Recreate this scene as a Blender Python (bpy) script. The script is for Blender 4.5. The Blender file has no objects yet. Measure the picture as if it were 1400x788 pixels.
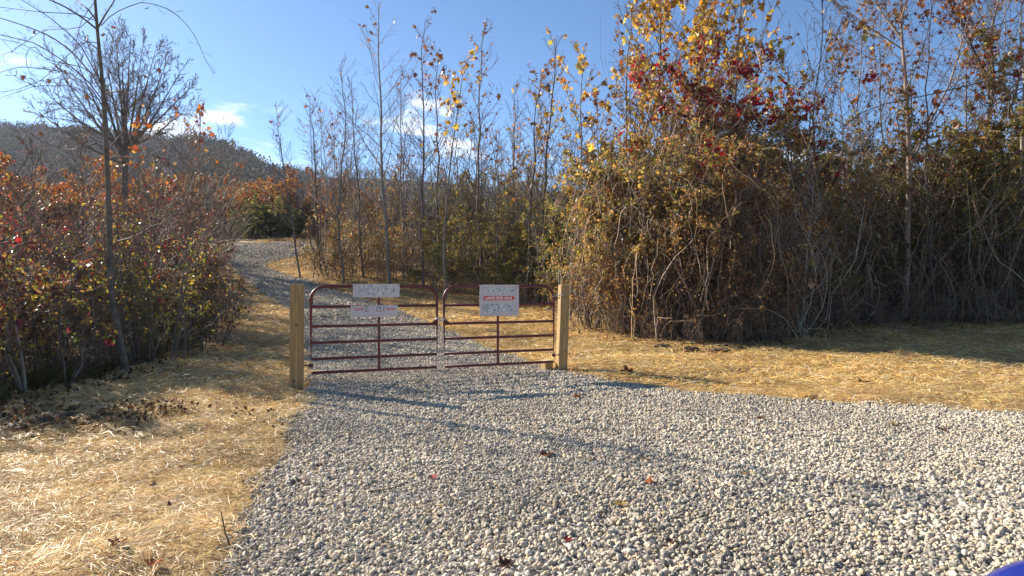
import bpy, bmesh, math, random
import numpy as np
from mathutils import Vector, Matrix
rng = np.random.default_rng(7)
random.seed(7)
SC = bpy.context.scene
COL = SC.collection
PI = math.pi
F, CX, CY, HY, EYE = 900.0, 700.0, 394.0, 388.0, 1.5      # photo focal length, centre, horizon row, eye height

# ------------------------------------------------------------------ small numpy noise
def _h(ix, iy, s):
    n = (ix * 374761393 + iy * 668265263 + s * 1442695041) & 0xffffffff
    n = ((n ^ (n >> 13)) * 1274126177) & 0xffffffff
    return ((n ^ (n >> 16)) & 0xffff) / 65535.0
def vnoise(x, y, sc, s=0):
    x = np.asarray(x, float) / sc + 1000; y = np.asarray(y, float) / sc + 1000
    ix = np.floor(x).astype(np.int64); iy = np.floor(y).astype(np.int64)
    fx = x - ix; fy = y - iy
    fx = fx*fx*(3-2*fx); fy = fy*fy*(3-2*fy)
    a = _h(ix, iy, s)*(1-fx) + _h(ix+1, iy, s)*fx
    b = _h(ix, iy+1, s)*(1-fx) + _h(ix+1, iy+1, s)*fx
    return a*(1-fy) + b*fy

# ------------------------------------------------------------------ terrain
_ty = np.linspace(-80, 500, 5801)
_tz = np.interp(_ty, [-80, 0, 11, 14.2, 18, 24, 28, 33, 37, 42, 60, 120, 500], [0, 0, 0, .05, .24, .62, 1.1, 2.1, 3.35, 4.3, 5.5, 6, 6])
_k = np.hanning(31); _k /= _k.sum()
_tz = np.convolve(np.pad(_tz, 15, mode='edge'), _k, 'valid')
def zprof(y): return np.interp(y, _ty, _tz)
def unproj(px, py):                       # where the sight line through a photo pixel meets the ground
    Y = np.linspace(1, 60, 6000)
    zl = EYE - (py - HY)/F*Y
    k = np.argmax(zl <= zprof(Y))
    return ((px-CX)/F*Y[k], Y[k])
def at(px, py, Y): return Vector(((px-CX)/F*Y, Y, EYE - (py-HY)/F*Y))

edgeL = [(-14.0, -6.0), (-5.0, -.5), (-2.6, 1.6), unproj(300, 788), unproj(345, 700), unproj(392, 610), unproj(420, 550), unproj(424, 510), unproj(421, 480),
         unproj(412, 450), unproj(398, 425), unproj(360, 400), unproj(328, 378), unproj(312, 358), unproj(309, 345), unproj(320, 335.5), unproj(350, 333.2), unproj(400, 331.5), unproj(440, 330.5), (-4., 44.), (4, 46)]
edgeR = [(16.0, -6.0), (16.0, 3.0), (14.0, 5.9), unproj(1400, 567), unproj(1200, 556), unproj(1050, 547), unproj(930, 537), unproj(830, 522), unproj(760, 507),
         unproj(707, 491), unproj(629, 461), unproj(572, 438), unproj(540, 423), unproj(479, 405), unproj(431, 389), unproj(395, 377), unproj(360, 365), unproj(374, 358), unproj(402, 352), unproj(440, 347.5), (-3, 37.4), (4, 39.5)]
POLY = np.array(edgeL + edgeR[::-1])
def sdf(x, y):                            # signed distance to the driveway outline, positive outside
    x = np.atleast_1d(np.asarray(x, float)); y = np.atleast_1d(np.asarray(y, float))
    d = np.full(x.shape, 1e9); ins = np.zeros(x.shape, bool)
    for i in range(len(POLY)):
        ax, ay = POLY[i]; bx, by = POLY[(i+1) % len(POLY)]
        ex, ey = bx-ax, by-ay
        t = np.clip(((x-ax)*ex + (y-ay)*ey)/(ex*ex+ey*ey), 0, 1)
        d = np.minimum(d, np.hypot(x-ax-t*ex, y-ay-t*ey))
        c = ((ay > y) != (by > y))
        with np.errstate(divide='ignore', invalid='ignore'):
            xi = (bx-ax)*(y-ay)/((by-ay) if by != ay else 1e-9) + ax
        ins ^= c & (x < xi)
    return np.where(ins, -d, d)
def hgt(x, y):
    x = np.atleast_1d(np.asarray(x, float)); y = np.atleast_1d(np.asarray(y, float))
    s = sdf(x, y); m = np.clip(s/.5, 0, 1)
    z = zprof(y)
    z = z + m*(.05*vnoise(x, y, .45, 1) + .10*vnoise(x, y, 1.6, 2) - .05) + (1-m)*(.014*vnoise(x, y, .6, 3) + .03*vnoise(x, y, 2.2, 4)-.012)
    bank = np.clip((x-6)/8, 0, 1)*np.clip((y-15)/6, 0, 1)
    return z + bank*.15
def h1(x, y): return float(hgt(x, y)[0])

# ------------------------------------------------------------------ object helpers
def tag(o, label=None, cat=None, group=None, kind=None):
    if label: o['label'] = label
    if cat: o['category'] = cat
    if group: o['group'] = group
    if kind: o['kind'] = kind
    return o
def empty(name, loc, rz=0, label=None, cat=None, group=None):
    o = bpy.data.objects.new(name, None); COL.objects.link(o)
    o.location = loc; o.rotation_euler = (0, 0, rz); o.empty_display_size = .1
    return tag(o, label, cat, group)
def link(name, me, mat, parent=None):
    o = bpy.data.objects.new(name, me); COL.objects.link(o)
    if mat is not None:
        for m in (mat if isinstance(mat, (list, tuple)) else [mat]): me.materials.append(m)
    if parent: o.parent = parent
    return o
def copy_thing(o, loc, rz=0, scale=1.0):
    r = o.copy(); COL.objects.link(r); r.location = loc; r.rotation_euler = (0, 0, rz); r.scale = (scale,)*3 if not isinstance(scale, tuple) else scale
    for ch in list(o.children):
        c = ch.copy(); COL.objects.link(c); c.parent = r
        for g in list(ch.children):
            d = g.copy(); COL.objects.link(d); d.parent = c
    return r
def np_mesh(name, V, faces, sizes, col=None, smooth=False):
    """V (n,3); faces flat index array; sizes per-face vertex counts; col per-face rgb"""
    me = bpy.data.meshes.new(name)
    V = np.ascontiguousarray(V, np.float32); faces = np.ascontiguousarray(faces, np.int32).ravel(); sizes = np.ascontiguousarray(sizes, np.int32)
    me.vertices.add(len(V)); me.vertices.foreach_set('co', V.ravel())
    me.loops.add(len(faces)); me.loops.foreach_set('vertex_index', faces)
    me.polygons.add(len(sizes))
    st = np.zeros(len(sizes), np.int32); st[1:] = np.cumsum(sizes)[:-1]
    me.polygons.foreach_set('loop_start', st)
    me.update(calc_edges=True)
    me.polygons.foreach_set('use_smooth', np.full(len(sizes), bool(smooth)))
    if col is not None:
        a = me.attributes.new('tint', 'FLOAT_COLOR', 'FACE')
        c = np.ones((len(sizes), 4), np.float32); c[:, :3] = col
        a.data.foreach_set('color', c.ravel())
    return me
class Geo:
    def __init__(s): s.V = []; s.F = []; s.S = []; s.C = []; s.n = 0
    def add(s, V, faces, sizes, col=None):
        V = np.asarray(V, float).reshape(-1, 3); s.V.append(V); s.F.append(np.asarray(faces, np.int64).ravel() + s.n); sizes = np.asarray(sizes).ravel()
        s.S.append(sizes); s.n += len(V)
        c = np.ones((len(sizes), 3)) if col is None else np.broadcast_to(np.asarray(col, float), (len(sizes), 3))
        s.C.append(c)
    def build(s, name, mat, parent=None, smooth=False, col=True):
        if not s.V: return None
        me = np_mesh(name, np.concatenate(s.V), np.concatenate(s.F), np.concatenate(s.S), np.concatenate(s.C) if col else None, smooth)
        return link(name, me, mat, parent)
def norm(v): return v/np.maximum(np.linalg.norm(v, axis=-1, keepdims=True), 1e-9)
def tubes(geo, P, R, n=3, col=None):
    """P (N,K,3), R (N,K)"""
    P = np.asarray(P, float); R = np.asarray(R, float)
    if P.ndim == 2: P = P[None]; R = R[None]
    N, K, _ = P.shape
    T = norm(np.gradient(P, axis=1)); m = norm(T.mean(axis=1))
    ref = np.where(np.abs(m[:, 2:3]) > .8, np.array([[1., 0, 0]]), np.array([[0, 0, 1.]]))[:, None, :]
    A = norm(np.cross(T, ref)); B = np.cross(T, A)
    th = np.arange(n)*2*PI/n
    V = P[:, :, None, :] + R[:, :, None, None]*(np.cos(th)[None, None, :, None]*A[:, :, None, :] + np.sin(th)[None, None, :, None]*B[:, :, None, :])
    V = V.reshape(-1, 3)
    i = np.arange(N)[:, None, None]*K*n; k = np.arange(K-1)[None, :, None]*n; j = np.arange(n)[None, None, :]; j2 = (j+1) % n
    q = np.stack([i+k+j, i+k+j2, i+k+n+j2, i+k+n+j], -1).reshape(-1, 4)
    c = None
    if col is not None:
        c = np.repeat(np.broadcast_to(np.asarray(col, float), (N, 3)), (K-1)*n, axis=0)
    geo.add(V, q, np.full(len(q), 4), c)
    # end caps (n-gons) for thick tubes
    if n >= 6:
        cap = (np.arange(N)[:, None]*K*n + (K-1)*n + np.arange(n)[None, :]); geo2 = cap
        s0 = geo.n - len(V)
        geo.F.append((geo2 + s0).ravel()); geo.S.append(np.full(N, n)); geo.C.append(np.ones((N, 3)) if c is None else np.broadcast_to(np.asarray(col, float), (N, 3)))
def leaves(geo, P, size, col, r, up=.3, shape='quad', droop=0.0):
    """leaf blades at P; size (N,), col (N,3)"""
    N = len(P)
    if N == 0: return
    a = norm(r.normal(size=(N, 3)) + np.array([0, 0, -droop])); nrm = norm(np.cross(a, r.normal(size=(N, 3))) + np.array([0, 0, up]))
    b = norm(np.cross(nrm, a)); nrm = np.cross(a, b)
    size = np.broadcast_to(size, (N,))[:, None]
    if shape == 'quad':
        w = .36
        pts = [P, P + size*(.5*a + w*b + .12*nrm), P + size*(1.0*a - .1*nrm), P + size*(.5*a - w*b + .12*nrm)]
    else:   # lobed leaf
        prof = [(0, 0), (.05, .3), (.22, .52), (.38, .26), (.62, .5), (.68, .2), (1.0, 0), (.68, -.2), (.62, -.5), (.38, -.26), (.22, -.52), (.05, -.3)]
        pts = [P + size*(u*a + v*b + (.35*abs(v) - .25*u*u)*nrm) for u, v in prof]
    k = len(pts)
    V = np.stack(pts, 1).reshape(-1, 3)
    geo.add(V, np.arange(N*k), np.full(N, k), col)
def pal(r, N, cols, wts, jit=.25):
    cols = np.array(cols, float); wts = np.array(wts, float)/sum(wts)
    c = cols[r.choice(len(cols), N, p=wts)]
    return np.clip(c*(1 + jit*r.normal(size=(N, 1))) * (1 + np.minimum(jit*.4, .08)*r.normal(size=(N, 3))), .004, .9)

# ------------------------------------------------------------------ materials
def newmat(name):
    m = bpy.data.materials.new(name); m.use_nodes = True
    nt = m.node_tree; nt.nodes.clear(); out = nt.nodes.new('ShaderNodeOutputMaterial')
    return m, nt, out
def L(nt, a, b): nt.links.new(a, b)
def mat_tint(name, rough=.8, trans=0.0, noise_sc=0, noise_amt=.2, spec=.3, bump=0):
    m, nt, out = newmat(name)
    at_ = nt.nodes.new('ShaderNodeAttribute'); at_.attribute_name = 'tint'
    c = at_.outputs['Color']
    b = nt.nodes.new('ShaderNodeBsdfPrincipled'); b.inputs['Roughness'].default_value = rough; b.inputs['Specular IOR Level'].default_value = spec
    if noise_sc:
        tc = nt.nodes.new('ShaderNodeTexCoord'); no = nt.nodes.new('ShaderNodeTexNoise'); no.inputs['Scale'].default_value = noise_sc; no.inputs['Detail'].default_value = 4
        L(nt, tc.outputs['Object'], no.inputs['Vector'])
        mr = nt.nodes.new('ShaderNodeMapRange'); mr.inputs['To Min'].default_value = 1-noise_amt*1.6; mr.inputs['To Max'].default_value = 1+noise_amt*1.6; mr.inputs['From Min'].default_value = .2; mr.inputs['From Max'].default_value = .8
        L(nt, no.outputs['Fac'], mr.inputs['Value'])
        vm = nt.nodes.new('ShaderNodeVectorMath'); vm.operation = 'SCALE'; L(nt, c, vm.inputs[0]); L(nt, mr.outputs[0], vm.inputs['Scale']); c = vm.outputs[0]
        if bump:
            bp = nt.nodes.new('ShaderNodeBump'); bp.inputs['Strength'].default_value = bump; bp.inputs['Distance'].default_value = .01; L(nt, no.outputs['Fac'], bp.inputs['Height']); L(nt, bp.outputs[0], b.inputs['Normal'])
    L(nt, c, b.inputs['Base Color'])
    if trans:
        tr = nt.nodes.new('ShaderNodeBsdfTranslucent'); mx = nt.nodes.new('ShaderNodeMixShader'); mx.inputs[0].default_value = trans
        vm2 = nt.nodes.new('ShaderNodeVectorMath'); vm2.operation = 'MULTIPLY'; vm2.inputs[1].default_value = (1.5, 1.3, .8); L(nt, c, vm2.inputs[0]); L(nt, vm2.outputs[0], tr.inputs['Color'])
        L(nt, b.outputs[0], mx.inputs[1]); L(nt, tr.outputs[0], mx.inputs[2]); L(nt, mx.outputs[0], out.inputs['Surface'])
    else: L(nt, b.outputs[0], out.inputs['Surface'])
    return m
def mat_plain(name, col, rough=.6, metal=0, spec=.5, noise_sc=0, col2=None, bump=0, coat=0, stretch=(1, 1, 1), dist=.01, detail=5, lo=.35, hi=.65):
    m, nt, out = newmat(name)
    b = nt.nodes.new('ShaderNodeBsdfPrincipled'); b.inputs['Base Color'].default_value = (*col, 1); b.inputs['Roughness'].default_value = rough
    b.inputs['Metallic'].default_value = metal; b.inputs['Specular IOR Level'].default_value = spec; b.inputs['Coat Weight'].default_value = coat
    if noise_sc:
        tc = nt.nodes.new('ShaderNodeTexCoord'); mp = nt.nodes.new('ShaderNodeMapping'); mp.inputs['Scale'].default_value = stretch
        no = nt.nodes.new('ShaderNodeTexNoise'); no.inputs['Scale'].default_value = noise_sc; no.inputs['Detail'].default_value = detail; no.inputs['Roughness'].default_value = .65
        L(nt, tc.outputs['Object'], mp.inputs[0]); L(nt, mp.outputs[0], no.inputs['Vector'])
        cr = nt.nodes.new('ShaderNodeValToRGB'); cr.color_ramp.elements[0].position = lo; cr.color_ramp.elements[1].position = hi
        cr.color_ramp.elements[0].color = (*col, 1); cr.color_ramp.elements[1].color = (*(col2 or col), 1)
        L(nt, no.outputs['Fac'], cr.inputs[0]); L(nt, cr.outputs[0], b.inputs['Base Color'])
        if bump:
            bp = nt.nodes.new('ShaderNodeBump'); bp.inputs['Strength'].default_value = bump; bp.inputs['Distance'].default_value = dist; L(nt, no.outputs['Fac'], bp.inputs['Height']); L(nt, bp.outputs[0], b.inputs['Normal'])
    L(nt, b.outputs[0], out.inputs['Surface'])
    return m
M_leaf = mat_tint('leaf', .42, .5, spec=.5)
M_bark = mat_tint('bark', .85, 0, 9, .35, bump=.6)
M_twig = mat_tint('twig', .8)
M_stone = mat_tint('limestone', .85, 0, 60, .12, spec=.25)
M_straw = mat_tint('straw', .5, .18, spec=.4)
M_litter = mat_tint('litter', .8, .1)
M_soil = mat_plain('soil', (.22, .13, .055), .95, noise_sc=3.0, col2=(.46, .30, .12), bump=.8, dist=.04, detail=10)
M_bed = mat_plain('gravel_bed', (.13, .115, .10), .95, noise_sc=40, col2=(.34, .30, .26), bump=.9, dist=.02)
M_hill = mat_plain('hill_soil', (.028, .02, .016), 1, spec=.05, noise_sc=.08, col2=(.05, .035, .025))

# ------------------------------------------------------------------ ground, driveway
def build_ground():
    xs = np.concatenate([-np.geomspace(900, 22, 26), np.linspace(-20, 20, 161), np.geomspace(22, 900, 26)])
    ys = np.concatenate([[-300, -120, -60, -30, -15, -8, -4, -1], np.linspace(0, 46, 231)[1:], np.geomspace(48, 900, 26)])
    X, Yg = np.meshgrid(xs, ys)
    Z = hgt(X.ravel(), Yg.ravel())
    S = sdf(X.ravel(), Yg.ravel()); Z = Z - .05*np.clip(-S/.25, 0, 1)
    V = np.stack([X.ravel(), Yg.ravel(), Z], -1)
    nx = len(xs); i = np.arange(len(ys)-1)[:, None]*nx + np.arange(nx-1)[None, :]
    q = np.stack([i, i+1, i+nx+1, i+nx], -1).reshape(-1, 4)
    me = np_mesh('ground', V, q, np.full(len(q), 4), None, True)
    tag(link('ground', me, M_soil), 'straw covered brown soil on both sides of the gravel driveway', 'ground', kind='structure')
    # driveway strip
    a = np.array(edgeL); b = np.array(edgeR)
    def res(p, n=220):
        u = np.arange(len(p)); uu = np.linspace(0, len(p)-1, n)
        return np.stack([np.interp(uu, u, p[:, 0]), np.interp(uu, u, p[:, 1])], -1)
    a = res(a); b = res(b); w = np.linspace(0, 1, 41)
    Pq = a[:, None, :]*(1-w)[None, :, None] + b[:, None, :]*w[None, :, None]
    x = Pq[..., 0].ravel(); y = Pq[..., 1].ravel()
    V = np.stack([x, y, hgt(x, y) + .006], -1)
    i = np.arange(219)[:, None]*41 + np.arange(40)[None, :]
    q = np.stack([i, i+1, i+42, i+41], -1).reshape(-1, 4)
    me = np_mesh('driveway', V, q, np.full(len(q), 4), None, True)
    tag(link('driveway', me, M_bed), 'gravel driveway running through the gates and bending away to the right', 'driveway', kind='structure')
build_ground()

# ico spheres
def ico(sub):
    bm = bmesh.new(); bmesh.ops.create_icosphere(bm, subdivisions=sub, radius=1)
    V = np.array([v.co[:] for v in bm.verts]); Fc = np.array([[v.index for v in f.verts] for f in bm.faces]); bm.free()
    return V, Fc
def grid_pts(x0, x1, y0, y1, sp):
    nx = int((x1-x0)/sp); ny = int((y1-y0)/sp)
    X, Y = np.meshgrid(x0 + (np.arange(nx)+.5)*sp, y0 + (np.arange(ny)+.5)*sp)
    X = X + rng.uniform(-.55, .55, X.shape)*sp; Y = Y + rng.uniform(-.55, .55, Y.shape)*sp
    return X.ravel(), Y.ravel()
def build_gravel():
    g = Geo()
    for (y0, y1, sp, r0, sub) in ((2.3, 4.6, .0205, .0115, 2), (4.6, 8, .0225, .0128, 1), (8, 12.5, .0255, .0142, 1), (12.5, 20, .036, .0195, 1), (20, 44, .06, .031, 1)):
        xm = .80*y1 + .8
        X, Y = grid_pts(-min(xm, 16), min(xm, 8 if y0 > 4 else xm), y0, y1, sp)
        ok = np.abs(X) < .80*Y + .8
        X, Y = X[ok], Y[ok]
        s = sdf(X, Y) + .22*(vnoise(X, Y, .5, 11)-.5) + .1*(vnoise(X, Y, .12, 12)-.5) + rng.exponential(.05, len(X))*.8
        ok = s < .11
        X, Y = X[ok], Y[ok]; N = len(X)
        r = r0*np.clip(np.exp(rng.normal(0, .36, N)), .45, 1.75)*(1 + .35*(vnoise(X, Y, .8, 21)-.5))
        V0, F0 = ico(sub)
        nv = len(V0)
        sc = np.stack([rng.uniform(.8, 1.35, N), rng.uniform(.65, 1.0, N), rng.uniform(.5, .85, N)], -1)
        # random rotation
        q = norm(rng.normal(size=(N, 4))*np.array([1, .35, .35, 1])); w, x, y, z = q.T
        Rm = np.stack([np.stack([1-2*(y*y+z*z), 2*(x*y-z*w), 2*(x*z+y*w)], -1), np.stack([2*(x*y+z*w), 1-2*(x*x+z*z), 2*(y*z-x*w)], -1), np.stack([2*(x*z-y*w), 2*(y*z+x*w), 1-2*(x*x+y*y)], -1)], 1)
        vv = V0[None]*sc[:, None, :]
        if sub == 1: vv = vv*rng.uniform(.66, 1.25, (N, nv, 1))
        else:   # chop with random planes for a crushed look
            for _ in range(7):
                d = norm(rng.normal(size=(N, 3))); lim = rng.uniform(.34, .7, (N, 1))
                dp = np.einsum('nvc,nc->nv', vv, d); ex = np.maximum(dp-lim, 0)
                vv = vv - ex[..., None]*d[:, None, :]
            vv = vv*1.25
        vv = np.einsum('nij,nvj->nvi', Rm, vv)*r[:, None, None]
        zz = hgt(X, Y) + r*rng.uniform(.0, .8, N) + .004
        P = np.stack([X, Y, zz], -1)
        V = (vv + P[:, None, :]).reshape(-1, 3)
        Fc = (F0[None] + (np.arange(N)*nv)[:, None, None]).reshape(-1, 3)
        c = pal(rng, N, [(.62, .565, .485), (.52, .47, .395), (.38, .36, .33), (.22, .215, .21), (.58, .48, .34), (.74, .69, .61)], [5, 4, 2.4, 1.6, 1.5, 2], .06)
        c = c*np.array([.90, .84, .735])*(.80 + .36*vnoise(X, Y, 1.1, 31))[:, None]
        g.add(V, Fc, np.full(len(Fc), 3), np.repeat(c, len(F0), axis=0))
    o = g.build('gravel', M_stone)
    tag(o, 'loose pale grey crushed limestone covering the driveway', 'gravel', kind='stuff')
build_gravel()

# brush outline (ground points) used to bound straw
bl = [(-30, -2), (-9.5, 3), unproj(-60, 585), unproj(0, 560), unproj(90, 532), unproj(170, 515), unproj(250, 480), unproj(300, 440), unproj(322, 410), unproj(300, 372), unproj(285, 350)]
brR = [unproj(425, 361), unproj(500, 371), unproj(600, 383), unproj(700, 392), unproj(780, 410), unproj(860, 445), unproj(905, 470), unproj(1000, 473), unproj(1080, 455), unproj(1250, 447), unproj(1400, 447), (22, 17)]
def lerp_poly(p, t):
    p = np.array(p); u = t*(len(p)-1); i = min(int(u), len(p)-2); return p[i]*(1-(u-i)) + p[i+1]*(u-i)
def in_brush(x, y):
    L_ = np.array(bl); xl = np.interp(y, L_[:, 1], L_[:, 0]) if True else 0
    R_ = np.array(brR); o = np.argsort(R_[:, 0]); yr = np.interp(x, R_[o, 0], R_[o, 1])
    return np.maximum(np.where(y < 33, xl - x, -1), np.where(x > R_[:, 0].min(), y - yr, -1))
def build_straw():
    g = Geo()
    for (y0, y1, sp, wid, ln) in ((2.4, 5.5, .0165, .0016, .085), (5.5, 9.5, .021, .0022, .10), (9.5, 19, .031, .0042, .13), (19, 43, .062, .009, .17)):
        xm = min(.80*y1 + .8, 16)
        X, Y = grid_pts(-xm, xm, y0, y1, sp)
        s = sdf(X, Y)
        bi = in_brush(X, Y)
        thin = vnoise(X, Y, .55, 41)*.6 + vnoise(X, Y, .17, 42)*.4
        ok = (np.abs(X) < .80*Y + .8) & (s + .25*(vnoise(X, Y, .35, 43)-.5) - rng.exponential(.06, len(X)) > -.05) & (bi < .5 + rng.normal(0, .25, len(X))) & (rng.random(len(X)) < np.clip(1.6*thin+.15, 0, 1)*np.clip(1-(bi+.2)*.8, .2, 1))
        # a few strays on the gravel
        ok |= (s < 0) & (s > -1.6) & (rng.random(len(X)) < .022*np.exp(s/.8)) & (np.abs(X) < .8*Y+.8)
        X, Y = X[ok], Y[ok]; N = len(X)
        flow = 2*PI*vnoise(X, Y, .9, 51) + 1.2*PI*vnoise(X, Y, .25, 52)
        ang = flow + rng.normal(0, .75, N)
        ll = ln*np.exp(rng.normal(-.1, .45, N)); el = rng.normal(.04, .16, N)
        d = np.stack([np.cos(ang)*np.cos(el), np.sin(ang)*np.cos(el), np.sin(el)], -1)
        side = norm(np.stack([-np.sin(ang), np.cos(ang), rng.normal(0, .4, N)], -1))
        w = wid*rng.uniform(.6, 1.6, N)
        tuft = vnoise(X, Y, .22, 53)
        P = np.stack([X, Y, hgt(X, Y) + .004 + rng.uniform(0, .045, N)*tuft*(.5+tuft) + np.abs(np.sin(el))*ll*.4], -1)
        bend = side*rng.normal(0, .12, (N, 1))*ll[:, None]
        e0 = P - d*ll[:, None]*.5; e1 = P + bend + np.array([0, 0, 1])*(.06*ll)[:, None]; e2 = P + d*ll[:, None]*.5
        sw = side*w[:, None]
        V = np.stack([e0-sw*.6, e0+sw*.6, e1+sw, e1-sw, e2+sw*.5, e2-sw*.5], 1).reshape(-1, 3)
        b = np.arange(N)[:, None]*6
        q = np.stack([b+0, b+1, b+2, b+3, b+3, b+2, b+4, b+5], -1).reshape(-1, 4)
        c = pal(rng, N, [(.80, .55, .20), (.70, .45, .14), (.90, .70, .35), (.42, .26, .10), (.18, .10, .04), (.90, .80, .56)], [5, 4, 3, 2.0, 1.5, 1.5], .15)*(.62 + .62*(.6*vnoise(X, Y, .8, 54) + .4*vnoise(X, Y, .2, 55)))[:, None]
        g.add(V, q, np.full(len(q), 4), np.repeat(c, 2, axis=0))
    tag(g.build('straw_mulch', M_straw), 'golden loose straw spread over the bare soil beside the driveway', 'straw', kind='stuff')
build_straw()

def build_litter():
    g = Geo(); gg = Geo()
    # dead leaves and dark debris under and along the brush
    for (path, n, wd) in ((bl, 12000, .5), (brR, 24000, .6)):
        p = np.array(path, float); t = rng.random(n)*(len(p)-1); i = np.minimum(t.astype(int), len(p)-2); f = (t-i)[:, None]
        q = p[i]*(1-f) + p[i+1]*f + rng.normal(0, wd, (n, 2))
        if path is bl: q[:, 0] -= .6
        else: q[:, 1] += .65
        ok = (sdf(q[:, 0], q[:, 1]) > .3) & (q[:, 1] > 2) & (vnoise(q[:, 0], q[:, 1], .5, 61) > .25)
        q = q[ok]; z = hgt(q[:, 0], q[:, 1]) + .01 + rng.uniform(0, .06, len(q))
        leaves(g, np.stack([q[:, 0], q[:, 1], z], -1), rng.uniform(.03, .09, len(q)), pal(rng, len(q), [(.10, .05, .025), (.05, .03, .018), (.20, .11, .05), (.14, .09, .05)], [4, 4, 1.5, 2], .3), rng, up=.8)
    x0, y0 = unproj(60, 582); n = 1700
    q = np.stack([x0 + rng.normal(0, 1.0, n), y0 + rng.normal(.15, .38, n)], -1); q = q[vnoise(q[:, 0], q[:, 1], .3, 66) > .4]
    leaves(g, np.stack([q[:, 0], q[:, 1], hgt(q[:, 0], q[:, 1]) + rng.uniform(.01, .07, len(q))], -1), rng.uniform(.025, .07, len(q)), pal(rng, len(q), [(.16, .10, .05), (.09, .055, .03), (.28, .14, .07)], [4, 3, 2], .3), rng, up=.8)
    tag(g.build('leaf_litter', M_litter), 'dark dead leaves and debris on the ground under the brush', 'leaf litter', kind='stuff')
    # grass and weeds at the foot of the left brush
    n = 9000
    p = np.array(bl[2:9], float); t = rng.random(n)*(len(p)-1); i = np.minimum(t.astype(int), len(p)-2); f = (t-i)[:, None]
    q = p[i]*(1-f) + p[i+1]*f; q += np.stack([-np.abs(rng.normal(.35, .55, n)), rng.normal(0, .3, n)], -1)
    ok = vnoise(q[:, 0], q[:, 1], .7, 62) > .42; q = q[ok]; n = len(q)
    P = np.zeros((n, 4, 3)); hh = rng.uniform(.1, .42, n); a = rng.uniform(0, 2*PI, n)
    base = np.stack([q[:, 0], q[:, 1], hgt(q[:, 0], q[:, 1])-.01], -1)
    for k in range(4):
        u = k/3; P[:, k] = base + np.stack([np.cos(a)*hh*.5*u*u, np.sin(a)*hh*.5*u*u, hh*u*(1-.25*u)], -1)
    tubes(gg, P, np.broadcast_to(np.array([.004, .004, .003, .001]), (n, 4)), 3, pal(rng, n, [(.10, .13, .03), (.16, .15, .05), (.25, .18, .07)], [3, 3, 2], .3))
    tag(gg.build('grass', M_leaf), 'tufts of green and tan grass along the foot of the left brush', 'grass', kind='stuff')
build_litter()

# ------------------------------------------------------------------ growing woody plants
def grow(P, D, Ln, K, r, wob=.1, up=0.0, grav=0.0):
    pts = [P]; d = norm(D); N = len(P); step = (np.broadcast_to(Ln, (N,))/(K-1))[:, None]
    for k in range(1, K):
        d = norm(d + wob*r.normal(size=(N, 3)) + np.array([0, 0, up/K - grav*k/(K*K)*2]))
        pts.append(pts[-1] + d*step)
    return np.stack(pts, 1)
def spawn(P, R, Ln, n, t0, t1, ang, lr, r, rr=.55, taper=.6, angj=.2):
    """children starting points, directions, lengths and radii off the polylines P"""
    N, K, _ = P.shape
    t = t0 + (t1-t0)*((np.arange(n)[None, :] + r.random((N, n)))/n)
    u = t*(K-1); i = np.minimum(u.astype(int), K-2); f = (u-i)[..., None]; row = np.arange(N)[:, None]
    p = P[row, i]*(1-f) + P[row, i+1]*f; T = norm(P[row, i+1] - P[row, i])
    rad = R[row, i]*(1-f[..., 0]) + R[row, i+1]*f[..., 0]
    pr = norm(np.cross(T, norm(r.normal(size=T.shape))))
    a = (ang + angj*r.normal(size=t.shape))[..., None]
    d = np.cos(a)*T + np.sin(a)*pr
    ln = np.broadcast_to(Ln, (N,))[:, None]*lr*(1-taper*t)*r.uniform(.6, 1.3, t.shape)
    return p.reshape(-1, 3), d.reshape(-1, 3), ln.ravel(), np.maximum(rad*rr, 0).ravel(), t.ravel()
def rads(r0, K, tip=.25): return np.asarray(r0)[:, None]*np.linspace(1, tip, K)[None, :]

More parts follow.
